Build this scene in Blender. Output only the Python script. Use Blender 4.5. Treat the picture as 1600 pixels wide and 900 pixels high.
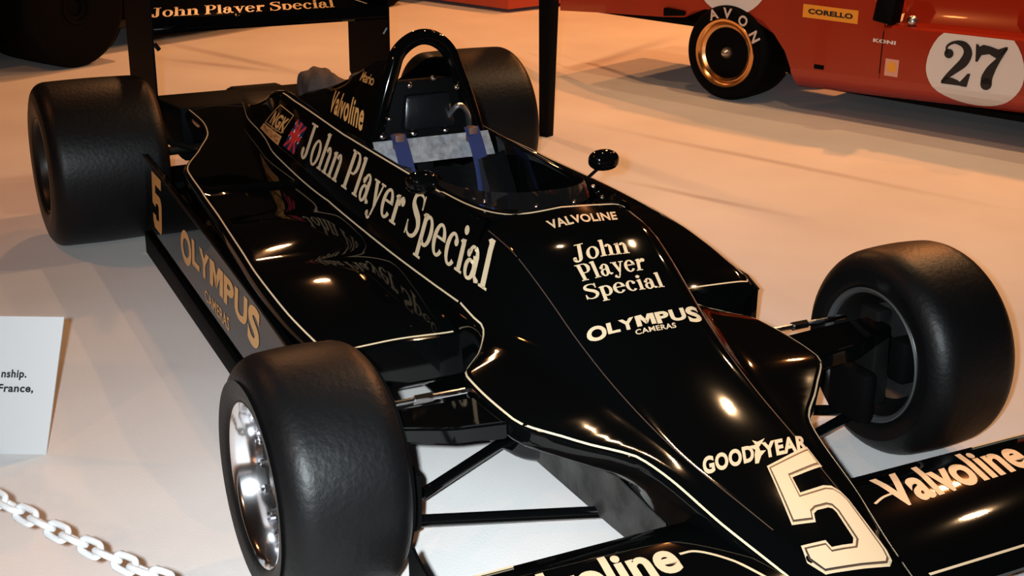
import bpy, bmesh, math, random
from mathutils import Vector, Matrix
from mathutils.bvhtree import BVHTree
random.seed(7)
for o in list(bpy.data.objects): bpy.data.objects.remove(o)
S = bpy.context.scene
COL = S.collection
R = math.radians
# ------------------------------------------------------------------ camera
cd = bpy.data.cameras.new('camera'); cam = bpy.data.objects.new('camera', cd); COL.objects.link(cam)
cd.sensor_width = 36; cd.lens = 36*2120.6/1600; cd.clip_end = 100; cd.clip_start = .02
yaw, pitch, roll = 2.67480, -0.35436, 0.01176
fw = Vector((math.cos(yaw)*math.cos(pitch), math.sin(yaw)*math.cos(pitch), math.sin(pitch)))
rt = fw.cross(Vector((0,0,1))).normalized(); up = rt.cross(fw)
r2 = math.cos(roll)*rt+math.sin(roll)*up; u2 = -math.sin(roll)*rt+math.cos(roll)*up
CAM = Vector((2.5565,-1.6497,1.6979))
m = Matrix((r2,u2,-fw)).transposed().to_4x4(); m.translation = CAM
cam.matrix_world = m
S.camera = cam
# ------------------------------------------------------------------ world: a dark hall
w = bpy.data.worlds.new('hall'); S.world = w; w.use_nodes = True
bg = w.node_tree.nodes['Background']; bg.inputs[0].default_value = (.30,.17,.10,1); bg.inputs[1].default_value = .035
S.view_settings.view_transform = 'Standard'; S.view_settings.look = 'None'
S.view_settings.gamma = 1; S.view_settings.exposure = 0; S.view_settings.use_curve_mapping = False
# ------------------------------------------------------------------ lights
def area(name, loc, target, size, power, col, spread=180):
    d = bpy.data.lights.new(name,'AREA'); d.shape='DISK'; d.size=size; d.energy=power; d.color=col; d.spread=R(spread)
    o = bpy.data.objects.new(name,d); COL.objects.link(o); o.location = loc
    o.rotation_euler = (Vector(target)-Vector(loc)).to_track_quat('-Z','Y').to_euler(); return o
TUNG = (1.0,.37,.12)
area('camera_flash', CAM - r2*.085 + u2*.03 - fw*.03, CAM+fw*3-r2*.15-u2*.45, .05, 54, (.86,.95,1.0), 82)
FARC=(1.0,.33,.09)
area('hall_lamp', (-7.0,1.1,4.4), (-6.0,1.9,0), .24, 95, (1.0,.44,.17))
area('hall_lamp', (-7.6,5.0,4.6), (-6.6,4.2,0), .24, 125, FARC)
area('hall_lamp', (-4.8,6.2,4.4), (-4.2,3.2,0), .24, 190, FARC)
area('hall_lamp', (-2.4,4.9,4.4), (-2.2,3.2,0), .16, 42, (1.0,.60,.30))
area('hall_lamp', (-2.1,3.2,4.3), (-2.2,2.4,0), .085, 52, (1.0,.60,.30))
area('hall_lamp', (-1.9,1.5,4.4), (-1.7,1.4,0), .085, 26, (1.0,.60,.30))
area('hall_lamp', (-3.6,-3.2,4.2), (-3.4,-1.6,0), .25, 30, FARC)
area('hall_lamp', (2.6,-4.6,3.6), (-.5,-1.0,0), .25, 36, (1.0,.52,.26))
# ------------------------------------------------------------------ materials
MATS = {}
def mat(name, col, rough=.5, metal=0, coat=0, bump=None, var=None, emit=None, spec=.5, alpha=None, trans=0):
    m = bpy.data.materials.new(name); m.use_nodes = True; n = m.node_tree; b = n.nodes['Principled BSDF']
    b.inputs['Base Color'].default_value = (*col,1); b.inputs['Roughness'].default_value = rough
    b.inputs['Metallic'].default_value = metal; b.inputs['Coat Weight'].default_value = coat
    b.inputs['Coat Roughness'].default_value = .03; b.inputs['Specular IOR Level'].default_value = spec
    if trans: b.inputs['Transmission Weight'].default_value = trans
    tc = n.nodes.new('ShaderNodeTexCoord')
    if var:
        sc, amt, col2 = var
        t = n.nodes.new('ShaderNodeTexNoise'); t.inputs['Scale'].default_value = sc; t.inputs['Detail'].default_value = 6
        mx = n.nodes.new('ShaderNodeMix'); mx.data_type='RGBA'; mx.inputs['A'].default_value=(*col,1); mx.inputs['B'].default_value=(*col2,1)
        mr = n.nodes.new('ShaderNodeMapRange'); mr.inputs[1].default_value=.5-amt; mr.inputs[2].default_value=.5+amt
        n.links.new(tc.outputs['Object'],t.inputs['Vector']); n.links.new(t.outputs['Fac'],mr.inputs[0])
        n.links.new(mr.outputs[0],mx.inputs['Factor']); n.links.new(mx.outputs['Result'],b.inputs['Base Color'])
    if bump:
        sc, st, dist = bump
        t = n.nodes.new('ShaderNodeTexNoise'); t.inputs['Scale'].default_value = sc; t.inputs['Detail'].default_value = 5
        bp = n.nodes.new('ShaderNodeBump'); bp.inputs['Strength'].default_value = st; bp.inputs['Distance'].default_value = dist
        n.links.new(tc.outputs['Object'],t.inputs['Vector']); n.links.new(t.outputs['Fac'],bp.inputs['Height']); n.links.new(bp.outputs[0],b.inputs['Normal'])
    MATS[name]=m; return m
paint = mat('black_lacquer',(.0012,.0014,.0015),.045,0,0,spec=.27,bump=(2.2,.02,.01))
dull = mat('black_satin',(.002,.002,.0022),.62,spec=.05)
cream = mat('cream_vinyl',(.58,.465,.30),.38)
lamplit = mat('lamplit_vinyl',(.66,.36,.12),.38)  # warm dim lamplight painted into the cream, for side plate and rear lettering
rubber = mat('tyre_rubber',(.0020,.0022,.0025),.44,spec=.20,bump=(70,.30,.004),var=(7,.25,(.0035,.0036,.004)))
rubber2 = mat('tyre_sidewall',(.002,.002,.002),.7,spec=.05)
chrome = mat('polished_alloy',(.78,.78,.80),.13,1)
steel = mat('brushed_aluminium',(.62,.64,.68),.33,1,bump=(60,.3,.002),var=(40,.3,(.40,.42,.46)))
foilm = mat('crinkled_silver',(.72,.76,.82),.42,.35,bump=(110,.6,.003),var=(45,.25,(.30,.32,.36)))
darkmetal = mat('dark_magnesium',(.012,.012,.012),.35,.6)
goldrim = mat('gold_rim',(.75,.42,.18),.22,1)
belt = mat('blue_webbing',(.025,.045,.17),.6,bump=(300,.4,.001))
beltdark = mat('belt_centre',(.01,.012,.02),.7)
vinyl = mat('seat_vinyl',(.004,.005,.006),.25,bump=(30,.3,.004))
cloth = mat('intake_cloth',(.060,.040,.033),.85,bump=(14,.9,.03),var=(9,.25,(.020,.015,.014)))
redp = mat('red_paint',(.33,.020,.006),.22,0,.2,bump=(4,.08,.01))
redd = mat('red_paint_lower',(.40,.035,.014),.25,0,.3)
white = mat('white_vinyl',(.74,.70,.66),.4)
yellow = mat('yellow_sticker',(.85,.33,.03),.4)
ink = mat('black_ink',(.006,.008,.012),.4)
redv = mat('red_vinyl',(.60,.03,.03),.4)
bluev = mat('blue_vinyl',(.012,.018,.07),.4)
plastic = mat('white_plastic',(.55,.57,.58),.35,bump=(60,.15,.001))
board = mat('white_board',(.47,.48,.49),.5)
glassm = mat('smoked_perspex',(.02,.02,.02),.05,0,0,trans=.7)
tread_white = mat('tyre_lettering',(.62,.50,.42),.5)
def floor_mat():
    m = bpy.data.materials.new('pale_floor_covering'); m.use_nodes=True; n=m.node_tree; b=n.nodes['Principled BSDF']
    tc=n.nodes.new('ShaderNodeTexCoord')
    t=n.nodes.new('ShaderNodeTexNoise'); t.inputs['Scale'].default_value=1.1; t.inputs['Detail'].default_value=5
    t2=n.nodes.new('ShaderNodeTexNoise'); t2.inputs['Scale'].default_value=180; t2.inputs['Detail'].default_value=3
    r=n.nodes.new('ShaderNodeValToRGB'); r.color_ramp.elements[0].position=.3; r.color_ramp.elements[1].position=.7
    r.color_ramp.elements[0].color=(.60,.57,.55,1); r.color_ramp.elements[1].color=(.72,.70,.68,1)
    bp=n.nodes.new('ShaderNodeBump'); bp.inputs['Strength'].default_value=.25; bp.inputs['Distance'].default_value=.003
    n.links.new(tc.outputs['Object'],t.inputs[0]); n.links.new(tc.outputs['Object'],t2.inputs[0])
    n.links.new(t.outputs['Fac'],r.inputs[0])
    sx=n.nodes.new('ShaderNodeSeparateXYZ'); wob=n.nodes.new('ShaderNodeVectorMath'); wob.operation='MULTIPLY_ADD'; wob.inputs[1].default_value=(.10,.10,0)
    n.links.new(t.outputs['Color'],wob.inputs[0]); n.links.new(tc.outputs['Object'],wob.inputs[2]); n.links.new(wob.outputs[0],sx.inputs[0])
    prev=r.outputs[0]
    # long soft darker lines blended into the covering's colour: (point, direction angle, half width, length)
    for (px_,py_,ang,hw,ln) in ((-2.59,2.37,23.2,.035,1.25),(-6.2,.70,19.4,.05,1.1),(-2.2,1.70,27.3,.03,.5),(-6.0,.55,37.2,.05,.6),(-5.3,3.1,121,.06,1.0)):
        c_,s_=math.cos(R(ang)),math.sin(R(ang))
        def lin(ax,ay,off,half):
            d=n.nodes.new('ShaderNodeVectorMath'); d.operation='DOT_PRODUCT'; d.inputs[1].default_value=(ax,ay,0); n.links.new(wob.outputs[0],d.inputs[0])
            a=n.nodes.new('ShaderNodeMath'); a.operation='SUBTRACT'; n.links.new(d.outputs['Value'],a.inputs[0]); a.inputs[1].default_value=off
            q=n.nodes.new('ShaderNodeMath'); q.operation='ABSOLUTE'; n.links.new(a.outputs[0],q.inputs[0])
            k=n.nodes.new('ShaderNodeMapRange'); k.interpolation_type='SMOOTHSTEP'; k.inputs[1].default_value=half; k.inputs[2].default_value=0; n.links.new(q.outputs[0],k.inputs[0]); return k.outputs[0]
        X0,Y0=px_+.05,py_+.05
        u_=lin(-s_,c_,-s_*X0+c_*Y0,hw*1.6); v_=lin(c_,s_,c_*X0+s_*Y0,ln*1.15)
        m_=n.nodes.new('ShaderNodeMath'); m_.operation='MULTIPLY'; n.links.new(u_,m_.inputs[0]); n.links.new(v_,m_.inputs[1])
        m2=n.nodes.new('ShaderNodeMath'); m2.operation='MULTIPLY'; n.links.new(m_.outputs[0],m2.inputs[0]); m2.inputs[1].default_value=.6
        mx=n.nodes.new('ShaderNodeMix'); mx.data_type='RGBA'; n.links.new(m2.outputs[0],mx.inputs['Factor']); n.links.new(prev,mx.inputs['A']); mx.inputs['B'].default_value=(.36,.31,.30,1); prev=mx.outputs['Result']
    n.links.new(prev,b.inputs['Base Color'])
    n.links.new(t2.outputs['Fac'],bp.inputs['Height']); n.links.new(bp.outputs[0],b.inputs['Normal'])
    b.inputs['Roughness'].default_value=.62; b.inputs['Specular IOR Level'].default_value=.25
    return m
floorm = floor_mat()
# ------------------------------------------------------------------ helpers
def thing(name, label, cat, loc=(0,0,0), rz=0, group=None):
    o = bpy.data.objects.new(name,None); COL.objects.link(o); o.location=loc; o.rotation_euler=(0,0,rz)
    o['label']=label; o['category']=cat
    if group: o['group']=group
    return o
def link(name, me, mt, parent=None, smooth=True, label=None):
    o = bpy.data.objects.new(name, me); COL.objects.link(o)
    if mt: me.materials.append(mt)
    if parent: o.parent = parent
    if smooth:
        for p in me.polygons: p.use_smooth = True
    if label: o['label']=label
    return o
def mesh(name, vs, fs, mt, parent=None, smooth=True, label=None, sharp=35):
    me = bpy.data.meshes.new(name); me.from_pydata([tuple(v) for v in vs],[],fs); me.validate(); me.update()
    bm=bmesh.new(); bm.from_mesh(me); bmesh.ops.recalc_face_normals(bm,faces=bm.faces); bm.to_mesh(me); bm.free()
    o = link(name, me, mt, parent, smooth, label)
    if smooth: me.set_sharp_from_angle(angle=R(sharp))
    return o
def frombm(name, bm, mt, parent=None, smooth=True, label=None, sharp=35):
    bmesh.ops.recalc_face_normals(bm,faces=bm.faces)
    me = bpy.data.meshes.new(name); bm.to_mesh(me); bm.free()
    o = link(name, me, mt, parent, smooth, label)
    if smooth: me.set_sharp_from_angle(angle=R(sharp))
    return o
def add_box(bm, c, s, rot=None, bev=.004):
    r = bmesh.ops.create_cube(bm,size=1); v=r['verts']
    bmesh.ops.scale(bm,vec=s,verts=v)
    if bev:
        es=list({e for x in v for e in x.link_edges}); q=bmesh.ops.bevel(bm,geom=es,offset=bev,segments=2,affect='EDGES',profile=.5)
        v=list({x for f in q['faces'] for x in f.verts}|{x for x in v if x.is_valid})
    if rot: bmesh.ops.rotate(bm,cent=(0,0,0),matrix=rot,verts=v)
    bmesh.ops.translate(bm,vec=c,verts=v)
def box(name,c,s,mt,parent=None,rot=None,bev=.004,label=None):
    bm=bmesh.new(); add_box(bm,c,s,rot,bev); return frombm(name,bm,mt,parent,label=label)
def hull(bm, pts):
    v=[bm.verts.new(p) for p in pts]; bmesh.ops.convex_hull(bm,input=v)
def hullobj(name, pts, mt, parent=None, bev=0, label=None):
    bm=bmesh.new(); hull(bm,pts)
    bmesh.ops.dissolve_limit(bm,angle_limit=R(1),verts=bm.verts,edges=bm.edges)
    if bev: bmesh.ops.bevel(bm,geom=list(bm.edges),offset=bev,segments=2,affect='EDGES',profile=.5)
    return frombm(name,bm,mt,parent,label=label)
def catmull(pts, n=8, closed=False):
    P=[Vector(p) for p in pts]; out=[]; N=len(P)
    for i in range(N if closed else N-1):
        p0=P[(i-1)%N] if closed or i>0 else P[0]*2-P[1]; p1=P[i]; p2=P[(i+1)%N]
        p3=P[(i+2)%N] if closed or i+2<N else P[-1]*2-P[-2]
        for k in range(n):
            t=k/n; out.append(.5*((2*p1)+(p2-p0)*t+(2*p0-5*p1+4*p2-p3)*t*t+(3*p1-p0-3*p2+p3)*t**3))
    if not closed: out.append(P[-1])
    return out
def add_tube(bm, pts, r, seg=12, closed=False, flat=1, axis=None):
    P=[Vector(p) for p in pts]; N=len(P); rings=[]
    prev=None
    for i,p in enumerate(P):
        if closed: t=(P[(i+1)%N]-P[i-1]).normalized()
        else: t=(P[min(i+1,N-1)]-P[max(i-1,0)]).normalized()
        if prev is None:
            a=Vector(axis) if axis else (Vector((0,0,1)) if abs(t.z)<.9 else Vector((1,0,0)))
            n=(a-t*a.dot(t)).normalized()
        else: n=(prev-t*prev.dot(t)).normalized()
        prev=n; b=t.cross(n); rr=r[i] if isinstance(r,(list,tuple)) else r
        rings.append([bm.verts.new(p+n*math.cos(2*math.pi*k/seg)*rr+b*math.sin(2*math.pi*k/seg)*rr*flat) for k in range(seg)])
    for i in range(N if closed else N-1):
        A=rings[i]; B=rings[(i+1)%N]
        for k in range(seg): bm.faces.new((A[k],A[(k+1)%seg],B[(k+1)%seg],B[k]))
    if not closed: bm.faces.new(rings[0][::-1]); bm.faces.new(rings[-1])
def tube(name, pts, r, mt, parent=None, seg=12, closed=False, flat=1, axis=None, label=None):
    bm=bmesh.new(); add_tube(bm,pts,r,seg,closed,flat,axis); return frombm(name,bm,mt,parent,label=label)
def lathe(name, prof, mt, parent=None, c=(0,0,0), seg=64, closed=False, label=None, sharp=40):
    # prof: (radius, y) about the y axis
    vs=[];fs=[];n=len(prof)
    for k in range(seg):
        a=2*math.pi*k/seg
        for r,y in prof: vs.append((c[0]+r*math.cos(a),c[1]+y,c[2]+r*math.sin(a)))
    for k in range(seg):
        for j in range(n if closed else n-1):
            j2=(j+1)%n; k2=(k+1)%seg
            fs.append((k*n+j,k*n+j2,k2*n+j2,k2*n+j))
    bm=bmesh.new(); me=bpy.data.meshes.new(name); me.from_pydata(vs,[],fs); bm.from_mesh(me); bpy.data.meshes.remove(me)
    bmesh.ops.remove_doubles(bm,verts=bm.verts,dist=1e-5)
    return frombm(name,bm,mt,parent,label=label,sharp=sharp)
def pchip(xs, ys, x):
    n=len(xs); h=[xs[i+1]-xs[i] for i in range(n-1)]; d=[(ys[i+1]-ys[i])/h[i] for i in range(n-1)]
    m=[0]*n; m[0]=d[0]; m[-1]=d[-1]
    for i in range(1,n-1):
        if d[i-1]*d[i]>0:
            w1=2*h[i]+h[i-1]; w2=h[i]+2*h[i-1]; m[i]=(w1+w2)/(w1/d[i-1]+w2/d[i])
    i=0
    while i<n-2 and x>xs[i+1]: i+=1
    t=(x-xs[i])/h[i]
    return ((2*t**3-3*t*t+1)*ys[i]+(t**3-2*t*t+t)*h[i]*m[i]+(-2*t**3+3*t*t)*ys[i+1]+(t**3-t*t)*h[i]*m[i+1])
def roundprof(pts, rad, n=4):
    out=[]
    for i,p in enumerate(pts):
        p=Vector(p)
        if i in (0,len(pts)-1) or rad[i]==0: out.append(p); 
        else:
            a=Vector(pts[i-1])-p; b=Vector(pts[i+1])-p
            q0=p+a.normalized()*min(rad[i],a.length*.48) if a.length>1e-6 else p
            q1=p+b.normalized()*min(rad[i],b.length*.48) if b.length>1e-6 else p
            for k in range(n+1):
                t=k/n; out.append(q0*(1-t)**2+p*2*t*(1-t)+q1*t*t)
    return out
def loftgrid(stations, rads, nx, sides=(1,-1), cap=True, smoothx=True):
    """stations: dict x -> list of (y,z); returns list of (verts, faces) half shells merged"""
    xs=sorted(stations); K=len(stations[xs[0]]); VS=[];FS=[]
    samp=[]
    for i in range(len(xs)-1):
        m=max(2,int(nx*(xs[i+1]-xs[i])+.5))
        samp+= [xs[i]+(xs[i+1]-xs[i])*k/m for k in range(m)]
    samp.append(xs[-1])
    for sgn in sides:
        base=len(VS); n=None
        for x in samp:
            pr=[(pchip(xs,[stations[q][k][0] for q in xs],x),pchip(xs,[stations[q][k][1] for q in xs],x)) for k in range(K)]
            pr=roundprof(pr,rads); n=len(pr)
            VS+=[(x,sgn*p[0],p[1]) for p in pr]
        for i in range(len(samp)-1):
            for j in range(n-1):
                FS.append((base+i*n+j,base+i*n+j+1,base+(i+1)*n+j+1,base+(i+1)*n+j))
        if cap:
            FS.append(tuple(base+j for j in range(n))); FS.append(tuple(base+(len(samp)-1)*n+j for j in range(n)))
    return VS,FS
def merge(name, parts, mt, parent, label=None, sharp=35, dist=2e-4):
    bm=bmesh.new()
    for VS,FS in parts:
        v=[bm.verts.new(p) for p in VS]
        for f in FS:
            try: bm.faces.new([v[i] for i in f])
            except ValueError: pass
    bmesh.ops.remove_doubles(bm,verts=bm.verts,dist=dist)
    return frombm(name,bm,mt,parent,label=label,sharp=sharp)
def bvh_of(objs):
    V=[];F=[]
    for o in objs:
        b=len(V); M=o.matrix_world
        V+=[v.co.copy() for v in o.data.vertices]; F+=[[b+i for i in p.vertices] for p in o.data.polygons]
    return BVHTree.FromPolygons(V,F)
# ------------------------------------------------------------------ floor
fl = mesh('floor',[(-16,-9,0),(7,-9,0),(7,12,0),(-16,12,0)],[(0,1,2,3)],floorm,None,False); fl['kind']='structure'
# ------------------------------------------------------------------ the black car
car = thing('racing_car','glossy black open-wheel racing car with cream lettering and slick tyres, filling the foreground','racing car',(-1.2,0,0))
OFF=Vector((-1.2,0,0))
class _P: pass
def fix(o): o.location = -OFF; return o            # parts are modelled in car coordinates (front axle at x=0)
def part(o): return fix(o)
nose = {
 1.12:[(0,.172),(.03,.171),(.035,.169),(.055,.15),(.055,.14),(.05,.12),(.04,.11),(0,.11)],
 1.04:[(0,.215),(.045,.213),(.055,.208),(.08,.182),(.08,.15),(.07,.12),(.06,.09),(0,.09)],
 .9:[(0,.256),(.065,.254),(.072,.250),(.108,.216),(.104,.18),(.09,.14),(.08,.08),(0,.08)],
 .75:[(0,.290),(.085,.287),(.095,.283),(.140,.252),(.135,.21),(.12,.16),(.11,.085),(0,.085)],
 .6:[(0,.320),(.11,.316),(.122,.310),(.178,.291),(.172,.245),(.15,.18),(.14,.09),(0,.09)],
 .36:[(0,.362),(.145,.358),(.16,.352),(.232,.347),(.227,.297),(.20,.24),(.19,.10),(0,.10)],
 .25:[(0,.390),(.155,.384),(.18,.372),(.335,.366),(.330,.312),(.20,.255),(.19,.10),(0,.10)],
 .13:[(0,.430),(.165,.422),(.195,.398),(.43,.386),(.425,.33),(.20,.27),(.19,.10),(0,.10)],
 0:[(0,.489),(.175,.479),(.215,.414),(.437,.390),(.432,.335),(.21,.28),(.19,.10),(0,.10)],
 -.11:[(0,.550),(.185,.537),(.24,.422),(.432,.392),(.425,.338),(.22,.30),(.20,.10),(0,.10)],
 -.22:[(0,.606),(.195,.590),(.265,.425),(.345,.400),(.34,.35),(.25,.30),(.24,.08),(0,.08)],
 -.32:[(0,.643),(.203,.628),(.278,.432),(.295,.412),(.292,.37),(.27,.30),(.26,.08),(0,.08)],
 -.45:[(0,.664),(.208,.645),(.286,.445),(.298,.425),(.298,.39),(.28,.30),(.27,.08),(0,.08)]}
cock = {
 -.45:[(0,.18),(.16,.20),(.190,.60),(.196,.648),(.214,.648),(.286,.445),(.298,.425),(.298,.39),(.28,.30),(.27,.08),(0,.08)],
 -1.0:[(0,.16),(.17,.19),(.198,.60),(.203,.650),(.222,.650),(.292,.440),(.300,.420),(.300,.39),(.29,.30),(.27,.06),(0,.06)],
 -1.45:[(0,.16),(.17,.19),(.205,.60),(.210,.652),(.230,.652),(.297,.440),(.302,.420),(.300,.39),(.29,.30),(.27,.06),(0,.06)]}
eng = {
 -1.45:[(.14,.25),(.19,.60),(.206,.652),(.230,.652),(.297,.440),(.302,.420),(.300,.39),(.25,.08)],
 -2.05:[(.16,.25),(.19,.60),(.205,.668),(.248,.662),(.290,.440),(.294,.420),(.29,.39),(.25,.08)],
 -2.2:[(.16,.25),(.18,.58),(.205,.650),(.245,.640),(.276,.440),(.280,.420),(.28,.39),(.22,.10)],
 -2.3:[(.15,.25),(.17,.54),(.200,.610),(.240,.600),(.264,.440),(.268,.420),(.26,.39),(.20,.10)],
 -2.6:[(.12,.25),(.14,.46),(.180,.520),(.215,.512),(.232,.438),(.236,.420),(.23,.39),(.18,.12)],
 -2.95:[(.06,.25),(.08,.40),(.120,.450),(.145,.448),(.150,.436),(.152,.420),(.15,.39),(.12,.14)]}
parts=[loftgrid(nose,[0,.045,.05,.022,.015,.03,.02,0],34,cap=False),
       loftgrid(cock,[0,.05,.02,.012,.02,.012,.01,.01,.02,.02,0],30,cap=False),
       loftgrid(eng,[0,.02,.02,.02,.02,.012,.01,0],40,cap=False)]
# rounded front corners of the cockpit opening
for s in (1,-1):
    vs=[];fs=[]; arc=[]
    for k in range(13):
        a=k/12; # superellipse arc from (-.80,.20) to (-.455,.05)
        t=a*math.pi/2; x=-.80+.345*math.sin(t)**.8; y=.05+.150*math.cos(t)**.8
        arc.append((x,s*y))
    for x,y in arc: vs.append((x,y,.652))
    for x,y in arc: vs.append((max(x,-.80),s*.212,.652) if x<-.46 else (-.452,s*.2,.654))
    for x,y in arc: vs.append((x,y,.60))
    n=13
    for k in range(12): fs.append((k,k+1,n+k+1,n+k)); fs.append((k,k+1,2*n+k+1,2*n+k))
    parts.append((vs,fs))
# scuttle rear bulkhead face
parts.append(([(-.452,-.19,.655),(-.452,.19,.655),(-.452,.19,.60),(-.452,-.19,.60)],[(0,1,2,3)]))
body = part(merge('body',parts,paint,car,sharp=32))
# ---- side pods
podx = [-.45,-.50,-.60,-.72,-.88,-.98,-1.04,-1.12,-1.32,-1.48,-1.74,-1.755,-2.02,-2.30,-2.55,-2.75,-3.02]
zt   = [.350,.372,.392,.408,.420,.412,.404,.420,.432,.420,.420,.436,.436,.436,.432,.430,.425]
ys   = [.640,.655,.668,.678,.682,.680,.677,.672,.660,.648,.632,.631,.612,.500,.405,.375,.365]
zs   = [.345,.355,.365,.378,.395,.402,.406,.410,.418,.422,.426,.427,.430,.430,.430,.428,.42]
zb   = [.235,.20,.15,.11,.07,.06,.06,.06,.06,.06,.06,.06,.06,.10,.15,.18,.2]
def podgrid(s):
    VS=[];FS=[];n=None
    xs=[];
    for i in range(len(podx)-1):
        m=max(1,int(abs(podx[i+1]-podx[i])*26)); xs+=[podx[i]+(podx[i+1]-podx[i])*k/m for k in range(m)]
    xs.append(podx[-1])
    X=[-x for x in podx]
    f=lambda a,x: pchip(X,a,-x)
    for x in xs:
        a=f(zt,x); y0=f(ys,x); z0=f(zs,x); b=f(zb,x)
        iw=.275 if x>-2.0 else .275-(-2.0-x)*.16
        pr=[(iw,min(a,.425)),(iw+.03,a-.004),(iw+(y0-iw)*.5,a+.004),(y0-.02,(a+z0)/2),(y0,z0),(y0+.010,z0-.005),(y0+.016,z0-.030),(y0-.012,min(z0-.05,.30)),(y0-.012,b),(iw-.02,b)]
        pr=roundprof(pr,[0,.02,.05,.01,.008,.010,.01,.01,.01,0]); n=len(pr)
        VS+=[(x,s*p[0],p[1]) for p in pr]
    for i in range(len(xs)-1):
        for j in range(n-1): FS.append((i*n+j,i*n+j+1,(i+1)*n+j+1,(i+1)*n+j))
    FS.append(tuple(range(n))); FS.append(tuple((len(xs)-1)*n+j for j in range(n)))
    return VS,FS
pods=[]
for s in (-1,1):
    p=part(merge('side_pod',[podgrid(s)],paint,car,sharp=30)); pods.append(p)
    # outer plate with a dark skirt under it
    bm=bmesh.new()
    top=[(-.50,.30),(-.56,.325),(-.90,.350),(-1.4,.372),(-2.0,.385),(-2.50,.40)]
    def yp(x): return .712+(x+.5)*.0185
    up_=[(x,z) for x,z in top]; lo=[(x,.075+(-x-.5)*.012) for x,z in top]
    vs=[]; 
    for x,z in up_: vs+= [(x,s*yp(x),z),(x,s*(yp(x)-.02),z)]
    for (x,z),(a,_) in zip(lo,up_): vs+= [(x,s*yp(x),z),(x,s*(yp(x)-.02),z)]
    n=len(up_); fs=[]
    for i in range(n-1):
        a=2*i; b=2*n+2*i
        fs+=[(a,a+2,b+2,b),(a+1,a+3,b+3,b+1),(a,a+2,a+3,a+1),(b,b+2,b+3,b+1)]
    fs+=[(0,1,2*n+1,2*n),(2*n-2,2*n-1,4*n-1,4*n-2)]
    pl=part(mesh('side_plate',vs,fs,paint,car)); pl['side']=s
    if s<0: plate=pl
    sk=[(-.52,s*yp(-.52),.078),(-2.42,s*yp(-2.42),.10),(-2.42,s*(yp(-2.42)+.010),.10),(-.52,s*(yp(-.52)+.010),.078)]
    q=[]
    for x in (-.52,-2.45):
        zt_=.078 if x>-1 else .098
        for dy in (-.004,.016):
            q+= [(x,s*(yp(x)+dy),zt_),(x,s*(yp(x)+dy),.012)]
    part(hullobj('skirt',q,dull,car,bev=.002))
    # top trim rail of the plate
    part(tube('plate_rail',[(x,s*(yp(x)+.001),z) for x,z in top],.004,darkmetal,car,seg=6))
# rear deck
rd=part(hullobj('rear_deck',[(-3.0,-.40,.43),(-3.0,.40,.43),(-3.22,-.47,.445),(-3.22,.47,.445),(-3.30,-.47,.40),(-3.30,.47,.40),(-3.0,-.40,.2),(-3.0,.40,.2),(-3.3,-.47,.3),(-3.3,.47,.3)],dull,car,bev=.012))
for s in (-1,1):
    part(hullobj('rear_floor_panel',[(-2.15,s*.27,.13),(-2.15,s*.60,.10),(-2.42,s*.56,.10),(-3.10,s*.52,.16),(-3.12,s*.20,.16),(-2.15,s*.27,.11),(-2.15,s*.60,.08),(-2.42,s*.56,.08),(-3.10,s*.52,.14),(-3.12,s*.20,.14)],dull,car))
gb=part(box('gearbox',(-3.05,0,.30),(.55,.26,.28),darkmetal,car,bev=.03))
# rear suspension links, seen past the tyres
for s in (-1,1):
    part(tube('rear_driveshaft',[(-2.78,s*.12,.33),(-2.743,s*.62,.315)],.018,darkmetal,car))
    part(tube('rear_wishbone',[(-2.95,s*.15,.18),(-2.743,s*.60,.15)],.014,darkmetal,car))
    part(tube('rear_radius_rod',[(-2.2,s*.20,.33),(-2.70,s*.60,.40)],.011,darkmetal,car))
# ---- engine bay
eb=part(box('engine_block',(-1.92,0,.36),(.62,.30,.36),darkmetal,car,bev=.02))
for s in (-1,1):
    c=part(box('cam_cover',(-1.92,s*.10,.565),(.56,.085,.055),dull,car,bev=.018))
    for k in range(4):
        bm=bmesh.new(); bmesh.ops.create_cone(bm,cap_ends=True,segments=10,radius1=.009,radius2=.009,depth=.012,matrix=Matrix.Translation((-1.73-.13*k,s*.10,.597)))
        fix(frombm('bolt',bm,chrome,c)).location=(0,0,0)
def blob(name, c, r, seed, mt, parent, label=None):
    bm=bmesh.new(); bmesh.ops.create_icosphere(bm,subdivisions=4,radius=1)
    rn=random.Random(seed); ph=[rn.uniform(0,6) for _ in range(6)]
    for v in bm.verts:
        d=v.co.copy(); k=1+.10*math.sin(4*d.x+ph[0])*math.sin(3*d.y+ph[1])+.06*math.sin(9*d.x+ph[2]+3*d.z)+.05*math.sin(11*d.y+ph[3]+4*d.x)
        d=d*k; z=d.z if d.z>-.5 else -.5
        v.co=Vector((c[0]+d.x*r[0],c[1]+d.y*r[1],c[2]+z*r[2]))
    return part(frombm(name,bm,mt,parent,label=label,sharp=80))
blob('intake_cover',(-2.10,-.085,.655),(.17,.085,.075),3,cloth,car,'crumpled grey-brown cloth cover')
blob('intake_cover',(-2.02,.10,.660),(.16,.08,.07),5,cloth,car,'crumpled grey-brown cloth cover')
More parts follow.
